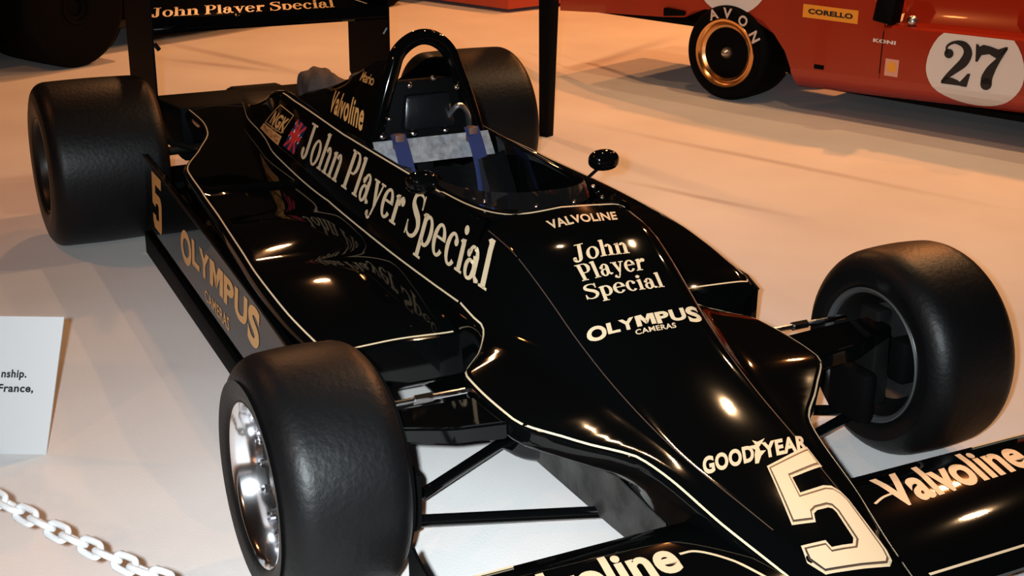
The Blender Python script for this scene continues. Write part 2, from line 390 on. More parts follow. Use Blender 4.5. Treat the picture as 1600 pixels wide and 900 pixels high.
# ---- roll hoop and fairing
hp=[(-1.33,-.190,.60),(-1.34,-.150,.74),(-1.35,-.108,.86),(-1.355,-.085,.915),(-1.355,-.045,.95),(-1.355,0,.962),(-1.355,.045,.95),(-1.355,.085,.915),(-1.35,.108,.86),(-1.34,.150,.74),(-1.33,.190,.60)]
hoop=part(tube('roll_hoop',catmull(hp,6),.0215,paint,car,seg=16,flat=1.15))
fair={}
fsurf=[]
for s in (-1,1):
    bx_=[-2.02,-1.6,-1.345]; tx_=[-2.03,-1.86,-1.66,-1.50,-1.352]
    bm=bmesh.new(); g=[]
    for i in range(19):
        u=i/18; xb=-2.02+.675*u; xt=-2.02+.668*u
        b_=Vector((xb,s*pchip(bx_,[.216,.215,.200],xb),.650)); t_=Vector((xt,s*pchip(tx_,[.170,.118,.102,.094,.106],xt),pchip(tx_,[.668,.722,.800,.868,.890],xt)))
        g.append([bm.verts.new(b_.lerp(t_,k/6)+Vector((0,s*.010*math.sin(math.pi*k/6)*u,0))) for k in range(7)])
    for i in range(18):
        for k in range(6): bm.faces.new((g[i][k],g[i+1][k],g[i+1][k+1],g[i][k+1]))
    bmesh.ops.recalc_face_normals(bm,faces=bm.faces)
    r=bmesh.ops.extrude_face_region(bm,geom=list(bm.faces)); bmesh.ops.translate(bm,vec=(0,-s*.012,-.003),verts=[x for x in r['geom'] if isinstance(x,bmesh.types.BMVert)])
    q=part(frombm('hoop_fairing',bm,paint,car,sharp=40)); fsurf.append(q)
# bulkhead between the hoop legs
blk=part(hullobj('bulkhead',[(-1.33,-.20,.60),(-1.33,.20,.60),(-1.345,-.10,.83),(-1.345,.10,.83),(-1.36,-.20,.60),(-1.36,.20,.60),(-1.375,-.10,.83),(-1.375,.10,.83)],dull,car,bev=.006))
part(hullobj('headrest',[(-1.30,-.09,.68),(-1.30,.09,.68),(-1.315,-.075,.79),(-1.315,.075,.79),(-1.34,-.09,.68),(-1.34,.09,.68),(-1.345,-.075,.79),(-1.345,.075,.79)],vinyl,car,bev=.012))
for y,z,r in ((-.155,.665,.017),(-.05,.665,.015),(.06,.665,.013),(.15,.665,.013),(-.13,.72,.010),(.10,.80,.010),(-.06,.82,.010),(.02,.835,.009)):
    bm=bmesh.new(); bmesh.ops.create_uvsphere(bm,u_segments=12,v_segments=6,radius=r,matrix=Matrix.Translation((-1.325,y,z)))
    fix(frombm('bolt',bm,chrome,blk)).location=(0,0,0)
part(tube('oil_pipe',catmull([(-1.32,.06,.70),(-1.29,.09,.75),(-1.31,.13,.72),(-1.33,.15,.66)],6),.009,steel,car,seg=8))
# crumpled foil-like bar across the cockpit
def foil():
    bm=bmesh.new(); nx,ny=40,8; g=[]
    rn=random.Random(2)
    for i in range(nx+1):
        row=[]
        for j in range(ny+1):
            u=i/nx;v=j/ny
            y=-.200+.395*u; x=-1.235-.055*v+rn.uniform(-.0008,.0008); z=.595+.065*v
            row.append(bm.verts.new((x,y,z)))
        g.append(row)
    for i in range(nx):
        for j in range(ny): bm.faces.new((g[i][j],g[i+1][j],g[i+1][j+1],g[i][j+1]))
    r=bmesh.ops.solidify(bm,geom=list(bm.faces),thickness=.006)
    return part(frombm('silver_crossbar',bm,foilm,car,sharp=60))
foil()
# ---- seat and belts
def sweep_sheet(name, rows, th, mt, parent, label=None):
    bm=bmesh.new(); g=[[bm.verts.new(p) for p in r] for r in rows]
    for i in range(len(g)-1):
        for j in range(len(g[0])-1): bm.faces.new((g[i][j],g[i][j+1],g[i+1][j+1],g[i+1][j]))
    bmesh.ops.solidify(bm,geom=list(bm.faces),thickness=th)
    return part(frombm(name,bm,mt,parent,label=label,sharp=50))
cen=catmull([(-1.225,0,.575),(-1.16,0,.49),(-1.08,0,.38),(-.95,0,.25),(-.78,0,.20),(-.55,0,.22)],5)
rows=[]
for p in cen:
    rows.append([(p.x+.08*abs(t)**2.5,t*.185,p.z+.06*abs(t)**3+.004*math.cos(t*9)) for t in [k/8 for k in range(-8,9)]])
seat=sweep_sheet('seat',rows,.012,vinyl,car)
for s in (-1,1):
    y0=s*.125
    c=catmull([(-1.285,y0,.672),(-1.255,y0,.640),(-1.225,y0,.600),(-1.19,y0*.98,.55),(-1.13,y0*.85,.475),(-1.06,y0*.65,.40)],5)
    rows=[[(p.x+.018,p.y+t,p.z+.012) for t in (-.025,-.015,0,.015,.025)] for p in c]
    b=sweep_sheet('shoulder_belt',rows,.004,belt,car,'blue webbing shoulder belt')
    rows=[[(p.x+.0215,p.y+t,p.z+.0145) for t in (-.012,0,.012)] for p in c[12:]]
    sp=sweep_sheet('belt_pad',rows,.003,beltdark,b); sp.location=(0,0,0)
    box('belt_anchor',(-1.262,y0,.66),(.03,.03,.05),mat('rust_brown',(.10,.045,.03),.6) if s<0 else MATS['rust_brown'],b,bev=.004).location=(0,0,0)
# steering wheel deep in the cockpit
bm=bmesh.new(); rg=[]
for k in range(28):
    a=2*math.pi*k/28; rg.append((-.60+.04*math.sin(a),.115*math.cos(a),.52+.105*math.sin(a)))
add_tube(bm,rg,.011,8,True)
sw=part(frombm('steering_wheel',bm,dull,car))
tube('column',[(-.59,0,.52),(-.40,0,.46)],.014,darkmetal,sw)
# small smoked screen round the front of the opening
bm=bmesh.new(); g=[]
for k in range(25):
    a=math.pi*(-.5+k/24); x=-.80+.335*abs(math.cos(a))**.8; y=.195*(math.sin(a))
    y=(1 if y>0 else -1)*abs(.195*abs(math.sin(a))**.75)
    h=.012+.030*max(0,math.cos(a))
    g.append((bm.verts.new((x,y,.652)),bm.verts.new((x-.03,y*.97,.652+h))))
for k in range(24): bm.faces.new((g[k][0],g[k+1][0],g[k+1][1],g[k][1]))
bmesh.ops.solidify(bm,geom=list(bm.faces),thickness=.003)
ws=part(frombm('windscreen',bm,glassm,car,sharp=60))
for x,y in ((-.468,-.06),(-.462,.05),(-.47,.14),(-.56,-.165),(-.57,.17)):
    bm=bmesh.new(); bmesh.ops.create_uvsphere(bm,u_segments=10,v_segments=6,radius=.006,matrix=Matrix.Translation((x+.004,y,.664)))
    frombm('fastener',bm,chrome,ws)
# ---- mirrors
for s in (-1,1):
    bm=bmesh.new(); bmesh.ops.create_uvsphere(bm,u_segments=24,v_segments=14,radius=1)
    for v in bm.verts:
        c=v.co; q=lambda t:(abs(t)**.8)*(1 if t>0 else -1)
        x=q(c.x)*.035; 
        if x<-.012: x=-.012
        v.co=Vector((-.705+x,s*.283+q(c.y)*.045,.694+q(c.z)*.030))
    mr=part(frombm('wing_mirror',bm,paint,car,sharp=50))
    tube('stalk',[(-.70,s*.268,.675),(-.692,s*.222,.648)],.005,dull,mr,seg=8)
    box('mirror_glass',(-.7185,s*.283,.694),(.003,.066,.042),chrome,mr,bev=.001)
# ---- front wing
def wing(s):
    VS=[];FS=[]; prof=[(.482,.250),(.49,.256),(.56,.264),(.68,.264),(.79,.250),(.85,.234),(.885,.216),(.88,.204),(.85,.204),(.70,.222),(.56,.236),(.49,.243)]
    yy=[.08,.25,.45,.60,.79 if s<0 else .835]; n=len(prof)
    for y in yy:
        VS+=[(x,s*y,z) for x,z in prof]
    for i in range(len(yy)-1):
        for j in range(n): FS.append((i*n+j,i*n+(j+1)%n,(i+1)*n+(j+1)%n,(i+1)*n+j))
    FS.append(tuple(range(n))); FS.append(tuple((len(yy)-1)*n+j for j in range(n)))
    return part(merge('front_wing',[(VS,FS)],paint,car,sharp=50))
wings=[]
for s in (-1,1):
    wg=wing(s); wings.append(wg)
    ey=.790 if s<0 else .835
    A=[(.43,s*ey,.30),(.45,s*ey,.325),(.47,s*ey,.315),(.60,s*ey,.285),(.90,s*ey,.255),(.93,s*ey,.15),(.50,s*ey,.10),(.44,s*ey,.12)]
    vs=[Vector(p) for p in A]+[Vector(p)+Vector((0,s*.006,0)) for p in A]; n=len(A)
    fs=[tuple(range(n)),tuple(range(n,2*n))]+[(i,(i+1)%n,n+(i+1)%n,n+i) for i in range(n)]
    ep=part(mesh('wing_endplate',vs,fs,paint,car,False))
    tube('pinstripe',[(.455,s*(ey-.001),.14),(.453,s*(ey-.001),.305),(.47,s*(ey-.001),.302),(.60,s*(ey-.001),.273),(.885,s*(ey-.001),.243)],.0018,cream,ep,seg=6)
# ---- rear wing
VS=[];FS=[]
prof=[(-2.93,.800),(-2.935,.812),(-3.0,.828),(-3.12,.850),(-3.30,.895),(-3.42,.94),(-3.42,.93),(-3.28,.872),(-3.10,.815),(-2.98,.765),(-2.94,.752),(-2.93,.760)]
n=len(prof)
for y in (-.497,-.2,.2,.497): VS+=[(x,y,z) for x,z in prof]
for i in range(3):
    for j in range(n): FS.append((i*n+j,i*n+(j+1)%n,(i+1)*n+(j+1)%n,(i+1)*n+j))
FS+= [tuple(range(n)),tuple(3*n+j for j in range(n))]
rw=part(merge('rear_wing',[(VS,FS)],paint,car,sharp=50))
for s in (-1,1):
    A=[(-2.925,1.02),(-2.925,.50),(-2.96,.44),(-3.08,.38),(-3.34,.38),(-3.425,.44),(-3.43,1.02)]
    vs=[(x,s*.500,z) for x,z in A]+[(x,s*.508,z) for x,z in A]; n=len(A)
    fs=[tuple(range(n)),tuple(range(n,2*n))]+[(i,(i+1)%n,n+(i+1)%n,n+i) for i in range(n)]
    ep=part(mesh('rear_endplate',vs,fs,dull,car,False))
    tube('bracket',[(-2.93,s*.497,.715),(-2.93,s*.480,.690)],.009,darkmetal,ep,seg=8)
# ---- wheels
def tyre_prof(R_,w,rs,rr,bulge=.008,ins=0):
    h=w/2; p=[(rr,-h+ins+.012),(rr+.006,-h+ins-.002),(rr+.022,-h+ins*.25-.002),((R_+rr)/2,-h-bulge)]
    for k in range(9):
        t=math.pi/2*k/8; p.append((R_-rs+rs*math.sin(t),-h+rs-rs*math.cos(t)))
    for k in range(1,6): p.append((R_+.003*math.sin(math.pi*k/6),-h+rs+(w-2*rs)*k/6))
    for k in range(9):
        t=math.pi/2*k/8; p.append((R_-rs+rs*math.cos(t),h-rs+rs*math.sin(t)))
    p+=[((R_+rr)/2,h+bulge),(rr+.022,h-ins*.25+.002),(rr+.006,h-ins+.002),(rr,h-ins-.012)]
    return p
def wheel(x,y,R_,w,rs,rr,side,rimmat,bolts=16,label=None):
    # side: +1 outer face towards +y
    ho=w/2; ins=.008; h=ho-ins; z=R_
    rim=[(rr+.002,h-.014),(rr+.004,h-.004),(rr,h+.001),(rr-.006,h-.003),(rr-.010,h-.012),(rr-.014,h-.030),(rr-.018,h-.045),(rr-.019,h-.075),(rr-.026,h-.082),(rr-.050,h-.090),(.075,h-.100),(.0005,h-.100)]
    back=[(0.0005,h-.112),(.055,h-.112),(.075,h-.112),(rr-.050,h-.100),(rr-.028,h-.100),(rr-.026,-h+.03),(rr-.014,-h+.012),(rr-.006,-h+.003),(rr,-h-.001),(rr+.004,-h+.004),(rr+.002,-h+.014),(rr-.010,-h+.03),(rr-.010,h-.03)]
    o=lathe('wheel',[(r,side*yy) for r,yy in rim+back],rimmat,car,c=(0,0,0),closed=True,label=label)
    o.location=Vector((x,y,z))-OFF
    lathe('tyre',tyre_prof(R_,w,rs,rr,.004,ins),rubber,o,seg=96,closed=True,sharp=60)
    lathe('hub_face',[(rr-.0215,side*(h-.070)),(rr-.024,side*(h-.074)),(rr-.045,side*(h-.076)),(.075,side*(h-.082)),(.055,side*(h-.068)),(.035,side*(h-.045)),(.0005,side*(h-.043))],darkmetal,o,seg=32)
    for k in range(bolts):
        a=2*math.pi*(k+.5)/bolts; r=rr-.033
        bm=bmesh.new(); M=Matrix.Translation((r*math.cos(a),side*(h-.066),r*math.sin(a)))@Matrix.Rotation(R(90),4,'X')
        if k==0:
            bmesh.ops.create_cone(bm,cap_ends=True,segments=10,radius1=.0105,radius2=.0100,depth=.018,matrix=Matrix.Rotation(R(90),4,'X'))
            bmesh.ops.create_cone(bm,cap_ends=True,segments=8,radius1=.0045,radius2=.004,depth=.034,matrix=Matrix.Rotation(R(90),4,'X'))
            b0=frombm('rim_bolt',bm,chrome,o); b0.location=(r*math.cos(a),side*(h-.066),r*math.sin(a))
        else:
            bm.free(); c=b0.copy(); COL.objects.link(c); c.location=(r*math.cos(a),side*(h-.066),r*math.sin(a))
    return o
Rf,Wf,Rr,Wr,TF,TR=.2816,.2842,.3145,.4368,.8435,.786
wfr=wheel(0,-TF,Rf,Wf,.068,.182,-1,chrome)
wfl=wheel(0, TF,Rf,Wf,.068,.182, 1,darkmetal)
wrr=wheel(-2.743,-TR,Rr,Wr,.055,.180,-1,darkmetal)
wrl=wheel(-2.743, TR,Rr,Wr,.055,.180, 1,darkmetal)
# inner face details: grey flange, brake, upright
for s,w_ in ((-1,wfr),(1,wfl)):
    lathe('rim_flange',[(.176,-s*(Wf/2-.018)),(.184,-s*(Wf/2-.005)),(.180,-s*(Wf/2-.002)),(.170,-s*(Wf/2-.010)),(.168,-s*(Wf/2-.020))],mat('grey_flange',(.045,.048,.05),.5,.2) if s<0 else MATS['grey_flange'],w_,closed=True)
    part(lathe('brake_disc',[(.05,-.012),(.13,-.012),(.13,.012),(.05,.012)],steel,car,c=(0,s*(TF-.06),Rf),closed=True,seg=40))
    part(hullobj('upright',[(-.05,s*(TF-.10),Rf-.13),(.05,s*(TF-.10),Rf-.13),(-.05,s*(TF-.16),Rf-.13),(.05,s*(TF-.16),Rf-.13),(-.035,s*(TF-.10),Rf+.14),(.035,s*(TF-.10),Rf+.14),(-.035,s*(TF-.15),Rf+.14),(.035,s*(TF-.15),Rf+.14)],darkmetal,car,bev=.01))
    part(box('brake_caliper',(.10,s*(TF-.10),Rf+.02),(.06,.07,.12),dull,car,bev=.012))
worn=mat('worn_black_panel',(.006,.006,.006),.42,spec=.2,bump=(18,.5,.01),var=(9,.18,(.05,.048,.045)))
for s in (-1,1):
    part(hullobj('tub_side_panel',[(x,s*(y+d),z) for d in (0,.004) for x,y,z in ((-.24,.205,.095),(.20,.197,.095),(.44,.186,.095),(-.24,.215,.27),(.0,.212,.262),(.22,.205,.235),(.42,.196,.215))],worn,car))
# ---- front suspension
for s in (-1,1):
    part(box('brake_duct',(.02,s*(TF-.20),.20),(.15,.05,.15),dull,car,bev=.02))
    # wide fabricated rocker arm
    q=[]
    for (x,y,z,hx,hz) in ((.045,s*.425,.350,.075,.022),(.05,s*.56,.362,.070,.022),(.03,s*(TF-.13),.375,.040,.018)):
        q.append([(x-hx,y,z+hz),(x+hx,y,z+hz),(x+hx,y,z-hz),(x-hx,y,z-hz)])
    VS=[p for r in q for p in r]; FS=[(0,1,2,3),(8,9,10,11)]
    for i in range(2):
        for j in range(4): FS.append((i*4+j,i*4+(j+1)%4,(i+1)*4+(j+1)%4,(i+1)*4+j))
    bm=bmesh.new(); v=[bm.verts.new(p) for p in VS]
    for f in FS: bm.faces.new([v[i] for i in f])
    bmesh.ops.bevel(bm,geom=list(bm.edges),offset=.006,segments=2,affect='EDGES')
    part(frombm('rocker_arm',bm,paint,car))
    part(tube('wishbone_arm',[(.14,s*.18,.095),(.0,s*(TF-.15),.120)],.0145,paint,car,seg=14))
    part(tube('wishbone_arm',[(-.32,s*.17,.10),(-.0,s*(TF-.15),.120)],.0145,paint,car,seg=14))
    st=part(tube('steering_rod',[(-.093,s*.40,.362),(-.093,s*(TF-.15),.362)],.0075,chrome,car,seg=10))
    tube('adjuster',[(-.093,s*.52,.362),(-.093,s*.565,.362)],.0125,chrome,st,seg=6)
    part(tube('anti_roll_link',[(-.22,s*.28,.33),(-.10,s*.42,.345)],.009,steel,car,seg=8))

# ------------------------------------------------------------------ lettering
def ring(cx,cy,rx,ry,ix,iy,a0,a1,n=20,ox=0,oy=0):
    f=[]; 
    for k in range(n):
        t0=R(a0+(a1-a0)*k/n); t1=R(a0+(a1-a0)*(k+1)/n)
        f.append([(cx+rx*math.cos(t0),cy+ry*math.sin(t0)),(cx+rx*math.cos(t1),cy+ry*math.sin(t1)),(cx+ox+ix*math.cos(t1),cy+oy+iy*math.sin(t1)),(cx+ox+ix*math.cos(t0),cy+oy+iy*math.sin(t0))])
    return f
def rect(x0,y0,x1,y1): return [[(x0,y0),(x1,y0),(x1,y1),(x0,y1)]]
def disc(cx,cy,r,ry=None,n=14): return [[(cx+r*math.cos(2*math.pi*k/n),cy+(ry or r)*math.sin(2*math.pi*k/n)) for k in range(n)]]
def stroke(pts,ws,n=6,caps=True):
    P=catmull([(x,y,0) for x,y in pts],n); W=[]
    for i in range(len(ws)-1): W+=[ws[i]+(ws[i+1]-ws[i])*k/n for k in range(n)]
    W.append(ws[-1]); L=[];f=[]
    for i,p in enumerate(P):
        t=(P[min(i+1,len(P)-1)]-P[max(i-1,0)]).normalized(); q=Vector((-t.y,t.x,0))*W[i]/2
        L.append((p+q,p-q))
    for i in range(len(L)-1): f.append([(L[i][0].x,L[i][0].y),(L[i][1].x,L[i][1].y),(L[i+1][1].x,L[i+1][1].y),(L[i+1][0].x,L[i+1][0].y)])
    return f
def ser(x0,x1,y,h=.055,up=True):
    return [[(x0,y),(x1,y),(x1,y+h),(x0,y+h)]]
X=.68
def G(c):
    s=.17
    if c=='o': return ring(.29,.34,.29,.36,.135,.29,0,360,28),.58
    if c=='J': return rect(.22,.18,.39,1)+ser(.08,.50,.945)+ring(.17,.19,.22,.22,.05,.15,180,360,14,.0,.01)+disc(.04,.20,.09),.54
    if c=='h': return rect(.07,0,.24,1)+[[(0,.945),(.07,.89),(.24,.89),(.24,1),(.10,1)]]+ser(0,.30,0)+ser(.36,.68,0)+rect(.44,0,.61,.45)+ring(.42,.42,.19,.28,.03,.20,0,150,14,.0,0),.68
    if c=='n': return rect(.07,0,.24,X)+[[(0,.62),(.07,.58),(.24,.58),(.24,.70),(.10,.68)]]+ser(0,.30,0)+ser(.36,.68,0)+rect(.44,0,.61,.45)+ring(.42,.42,.19,.28,.03,.20,0,150,14),.68
    if c=='P': return rect(.08,0,.26,1)+ser(0,.34,0)+ser(0,.3,.945)+rect(.25,.945,.38,1)+rect(.25,.42,.38,.475)+ring(.37,.71,.27,.29,.10,.235,-90,90,16),.64
    if c=='l': return rect(.07,0,.24,1)+[[(0,.945),(.07,.89),(.24,.89),(.24,1),(.10,1)]]+ser(0,.31,0),.31
    if c=='i': return rect(.07,0,.24,X)+[[(0,.62),(.07,.58),(.24,.58),(.24,.70),(.10,.68)]]+ser(0,.31,0)+disc(.155,.88,.10,.10),.31
    if c=='a': return rect(.30,.08,.47,.50)+ring(.27,.47,.20,.23,.06,.17,0,165,14)+disc(.11,.50,.085)+ring(.22,.20,.21,.22,.07,.15,60,360,18)+ring(.24,.21,.20,.20,.06,.14,0,80,8)+[[(.40,.10),(.47,.0),(.60,.03),(.60,.09),(.47,.14)]],.60
    if c=='y': return [[(.04,.68),(.22,.68),(.40,.12),(.30,-.02)]]+[[(.46,.66),(.54,.66),(.30,-.16),(.22,-.16)]]+ser(-.03,.28,.635,.05)+ser(.38,.63,.635,.05)+ring(.17,-.12,.13,.16,.05,.09,180,330,10)+disc(.07,-.16,.075),.60
    if c=='e': return ring(.29,.34,.29,.36,.13,.29,28,325,26)+rect(.12,.36,.55,.42)+ring(.29,.34,.29,.36,.13,.29,8,30,4)+[[(.44,.36),(.58,.36),(.57,.44),(.43,.46)]],.58
    if c=='r': return rect(.07,0,.24,X)+[[(0,.62),(.07,.58),(.24,.58),(.24,.70),(.10,.68)]]+ser(0,.34,0)+ring(.38,.46,.17,.24,.06,.16,60,180,10)+disc(.42,.58,.095,.10),.50
    if c=='S': return stroke([(.56,.74),(.50,.93),(.31,.975),(.12,.90),(.10,.72),(.28,.58),(.46,.46),(.55,.28),(.46,.09),(.27,.02),(.10,.08),(.03,.27)],[.05,.06,.07,.12,.17,.19,.19,.17,.11,.07,.06,.05],5)+[[(.53,.68),(.59,.68),(.59,1.0),(.54,1.0)]]+[[(.0,.0),(.05,.0),(.06,.32),(.0,.32)]],.63
    if c=='p': return rect(.07,-.30,.24,X)+[[(0,.62),(.07,.58),(.24,.58),(.24,.70),(.10,.68)]]+ser(0,.33,-.30)+ring(.33,.34,.28,.35,.12,.27,-130,130,22),.62
    if c=='c': return ring(.28,.34,.28,.36,.12,.29,45,320,24)+disc(.42,.53,.09),.54
    if c==' ': return [],.26
def serif_text(s,track=.035):
    x=0;F=[]
    for c in s:
        f,wd=G(c); F+=[[(x+p[0],p[1]) for p in q] for q in f]; x+=wd+track
    wdt=x-track
    return [[(p[0]/wdt,p[1]) for p in q] for q in F]
def flat_mesh(polys):
    bm=bmesh.new()
    for q in polys:
        v=[bm.verts.new((p[0],p[1],0)) for p in q]
        try: bm.faces.new(v)
        except ValueError: pass
    return bm
def sans_text(s,bold=.02,space=1.0):
    c=bpy.data.curves.new('t','FONT'); c.body=s; c.size=1; c.offset=bold; c.space_character=space; c.resolution_u=5
    o=bpy.data.objects.new('t',c); COL.objects.link(o)
    dg=bpy.context.evaluated_depsgraph_get(); me=bpy.data.meshes.new_from_object(o.evaluated_get(dg))
    bm=bmesh.new(); bm.from_mesh(me); bpy.data.objects.remove(o); bpy.data.meshes.remove(me)
    xs=[v.co.x for v in bm.verts]; a,b=min(xs),max(xs)
    for v in bm.verts: v.co.x=(v.co.x-a)/(b-a); v.co.y=v.co.y/.729
    return bm
def decal(name, bm, q, target, d, mt, parent, off=.0012, cuts=(14,4), label=None):
    """wrap a flat unit drawing onto a surface; q = BL, BR, TR, TL in car space, d = projection direction"""
    q=[Vector(p) for p in q]; d=Vector(d).normalized()
    xs=[v.co.x for v in bm.verts]; ysv=[v.co.y for v in bm.verts]
    for ax,nn,lo,hi in ((0,cuts[0],min(xs),max(xs)),(1,cuts[1],min(ysv),max(ysv))):
        for k in range(1,nn):
            co=Vector((0,0,0)); co[ax]=lo+(hi-lo)*k/nn; no=Vector((0,0,0)); no[ax]=1
            bmesh.ops.bisect_plane(bm,geom=list(bm.verts)+list(bm.edges)+list(bm.faces),plane_co=co,plane_no=no)
    bad=[]
    for v in bm.verts:
        a,b=v.co.x,v.co.y
        p=(q[0]*(1-a)+q[1]*a)*(1-b)+(q[3]*(1-a)+q[2]*a)*b
        if target:
            h=target.ray_cast(p-d*.25,d,1.0)
            if h[0] is None: bad.append(v); continue
            nn=h[1]; nn=nn if nn.dot(d)<0 else -nn
            v.co=h[0]+nn*off
        else: v.co=p-d*off
    if bad: bmesh.ops.delete(bm,geom=bad,context='VERTS')
    me=bpy.data.meshes.new(name); bm.to_mesh(me); bm.free()
    o=link(name,me,mt,parent,True,label); return o
def stripe(name, pts, target, d, wd, mt, parent, off=.0008, ref=None):
    d=Vector(d).normalized(); P=[]
    pts=[Vector(p) for p in pts]; dense=[]
    for a,b in zip(pts,pts[1:]):
        m=max(1,int((b-a).length/.02)); dense+=[a+(b-a)*k/m for k in range(m)]
    dense.append(pts[-1])
    for p in dense:
        h=target.ray_cast(p-d*.2,d,.6)
        if h[0] is None: continue
        nn=h[1]; nn=nn if nn.dot(d)<0 else -nn; P.append((h[0],nn))
    vs=[];fs=[]
    for i,(p,nn) in enumerate(P):
        t=(P[min(i+1,len(P)-1)][0]-P[max(i-1,0)][0]).normalized(); sd=nn.cross(t).normalized()*wd/2
        e=nn*off; vs+=[p+sd+e*.2,p+sd+e,p-sd+e,p-sd+e*.2]
    for i in range(len(P)-1):
        a=4*i
        for k in range(3): fs.append((a+k,a+k+1,a+4+k+1,a+4+k))
    return mesh(name,vs,fs,mt,parent)
#%%DECALS
def logo(bold=.042):
    out=bmesh.new(); x=0
    for c,wd,b_ in (('O',.86,bold),('L',.56,bold),('Y',.72,bold),('M',.90,.024),('P',.64,bold),('U',.76,bold),('S',.66,bold)):
        g=sans_text(c,b_) if c!='M' else flat_mesh([[(0,0),(.25,0),(.25,1),(0,1)],[(.75,0),(1,0),(1,1),(.75,1)],[(.25,1),(.25,.62),(.44,.14),(.56,.14),(.56,.40),(.34,1)],[(.75,1),(.66,1),(.44,.40),(.44,.14),(.56,.14),(.75,.62)]])
        for v in g.verts:
            v.co.x=x+v.co.x*wd
            if c not in 'OS': v.co.y=.24+.76*v.co.y
        t_=bpy.data.meshes.new('t'); g.to_mesh(t_); g.free(); out.from_mesh(t_); bpy.data.meshes.remove(t_)
        x+=wd+(.0 if c in 'L' else .05)
    for v in out.verts: v.co.x/=(x-.05)
    return out
TB=bvh_of([body]); TPOD=bvh_of([pods[0]]); TPOD1=bvh_of([pods[1]])
def P4(*a): return a
def on(name,bmx,q,target,d,parent,mt=None,**k): return decal(name,bmx,q,target,d,mt or cream,parent,**k)
def sd(name,poly,*a,**k): return on(name,flat_mesh(poly),*a,**k)
SIDE=(0,.94,-.33); TOP=(-.3,0,-.95)
on('lettering',flat_mesh(serif_text('John Player Special')),[(-1.775,-.2778,.507),(-.3512,-.257,.4959),(-.3787,-.212,.6129),(-1.735,-.2457,.633)],TB,(-.06,.94,-.33),body,cuts=(60,6))
on('lettering',sans_text('VALVOLINE',.03,1.05),[(-.3407,-.0822,.6407),(-.3454,.1191,.6388),(-.3925,.139,.644),(-.383,-.0748,.6481)],TB,(-.16,0,-.99),body)
on('lettering',flat_mesh(serif_text('John')),[(-.2057,-.0848,.5925),(-.2077,.075,.5942),(-.2642,.0928,.6174),(-.2595,-.0639,.6185)],TB,(-.39,0,-.92),body)
on('lettering',flat_mesh(serif_text('Player')),[(-.1491,-.0938,.5638),(-.1525,.0896,.5658),(-.2048,.1113,.5899),(-.1977,-.0914,.5883)],TB,(-.44,0,-.9),body)
on('lettering',flat_mesh(serif_text('Special')),[(-.0973,-.1087,.5355),(-.0969,.1117,.5351),(-.1421,.1207,.5582),(-.1375,-.1019,.5572)],TB,(-.47,0,-.88),body)
on('lettering',logo(),[(.006,-.1628,.471),(.005,.1606,.4724),(-.0398,.1685,.4924),(-.0274,-.1511,.4924)],TB,(-.45,0,-.89),body,cuts=(20,4))
on('lettering',sans_text('CAMERAS',.02,1.08),[(.0209,-.0399,.4764),(.0192,.0749,.4753),(.0042,.0794,.4824),(.0073,-.0364,.4833)],TB,(-.44,0,-.9),body)
# tyre maker's name with the winged foot between D and Y
gq=[(.4612,-.1346,.3376),(.4584,.1405,.3366),(.4101,.1707,.3412),(.4129,-.1092,.3486)]
def subq(q,a,b,lo=0,hi=1):
    q=[Vector(p) for p in q]; f=lambda u,v:(q[0]*(1-u)+q[1]*u)*(1-v)+(q[3]*(1-u)+q[2]*u)*v
    return [f(a,lo),f(b,lo),f(b,hi),f(a,hi)]
on('lettering',sans_text('GOOD',.045,1.08),subq(gq,0,.475),TB,(-.2,0,-.98),body)
on('lettering',sans_text('YEAR',.045,1.1),subq(gq,.56,1.0),TB,(-.2,0,-.98),body)
foot=[[(.05,-.25),(.30,-.28),(.55,.15),(.95,.45),(.55,.50),(.50,.75),(1.0,1.25),(.45,1.12),(.10,1.30),(.28,.95),(-.2,.95),(.22,.62),(.12,.35)]]
on('winged_emblem',flat_mesh(foot),subq(gq,.465,.60),TB,(-.2,0,-.98),body)
# racing number five: cream border, dark line, cream fill
five=[(.03,1),(.97,1),(.97,.81),(.36,.81),(.345,.665),(.76,.665),(.88,.645),(.96,.59),(1,.52),(1,.12),(.97,.04),(.90,0),(.14,0),(0,.12),(0,.25),(.33,.25),(.36,.19),(.64,.19),(.69,.23),(.69,.44),(.67,.475),(.62,.49),(.44,.49),(.37,.47),(.33,.40),(0,.43)]
def inset(poly,dx,dy):
    n=len(poly); out=[]
    ar=sum(poly[i][0]*poly[(i+1)%n][1]-poly[(i+1)%n][0]*poly[i][1] for i in range(n)); sg_=1 if ar>0 else -1
    for i in range(n):
        a=Vector(poly[i-1]);b=Vector(poly[i]);c=Vector(poly[(i+1)%n])
        e1=(b-a).normalized(); e2=(c-b).normalized(); n1=Vector((-e1.y,e1.x))*sg_; n2=Vector((-e2.y,e2.x))*sg_
        k=(n1+n2); k=k/max(.35,(1+n1.dot(n2)))
        out.append((b.x+k.x*dx,b.y+k.y*dy))
    return out
def poly_bm(poly):
    bm=bmesh.new(); f=bm.faces.new([bm.verts.new((x,y,0)) for x,y in poly]); bmesh.ops.triangulate(bm,faces=[f]); return bm
fq=[(.800,-.1059,.2594),(.8350,.0745,.2698),(.449,.148,.33),(.4901,.003,.3385)]
def number(q,tg,d,parent,cuts=(10,10)):
    o=on('number',poly_bm(five),q,tg,d,parent,cuts=cuts)
    decal('number_line',poly_bm(inset(five,.028,.022)),q,tg,d,ink,parent,off=.0016,cuts=cuts)
    decal('number_fill',poly_bm(inset(five,.050,.038)),q,tg,d,cream,parent,off=.0024,cuts=cuts)
number(fq,TB,(0,0,-1),body)
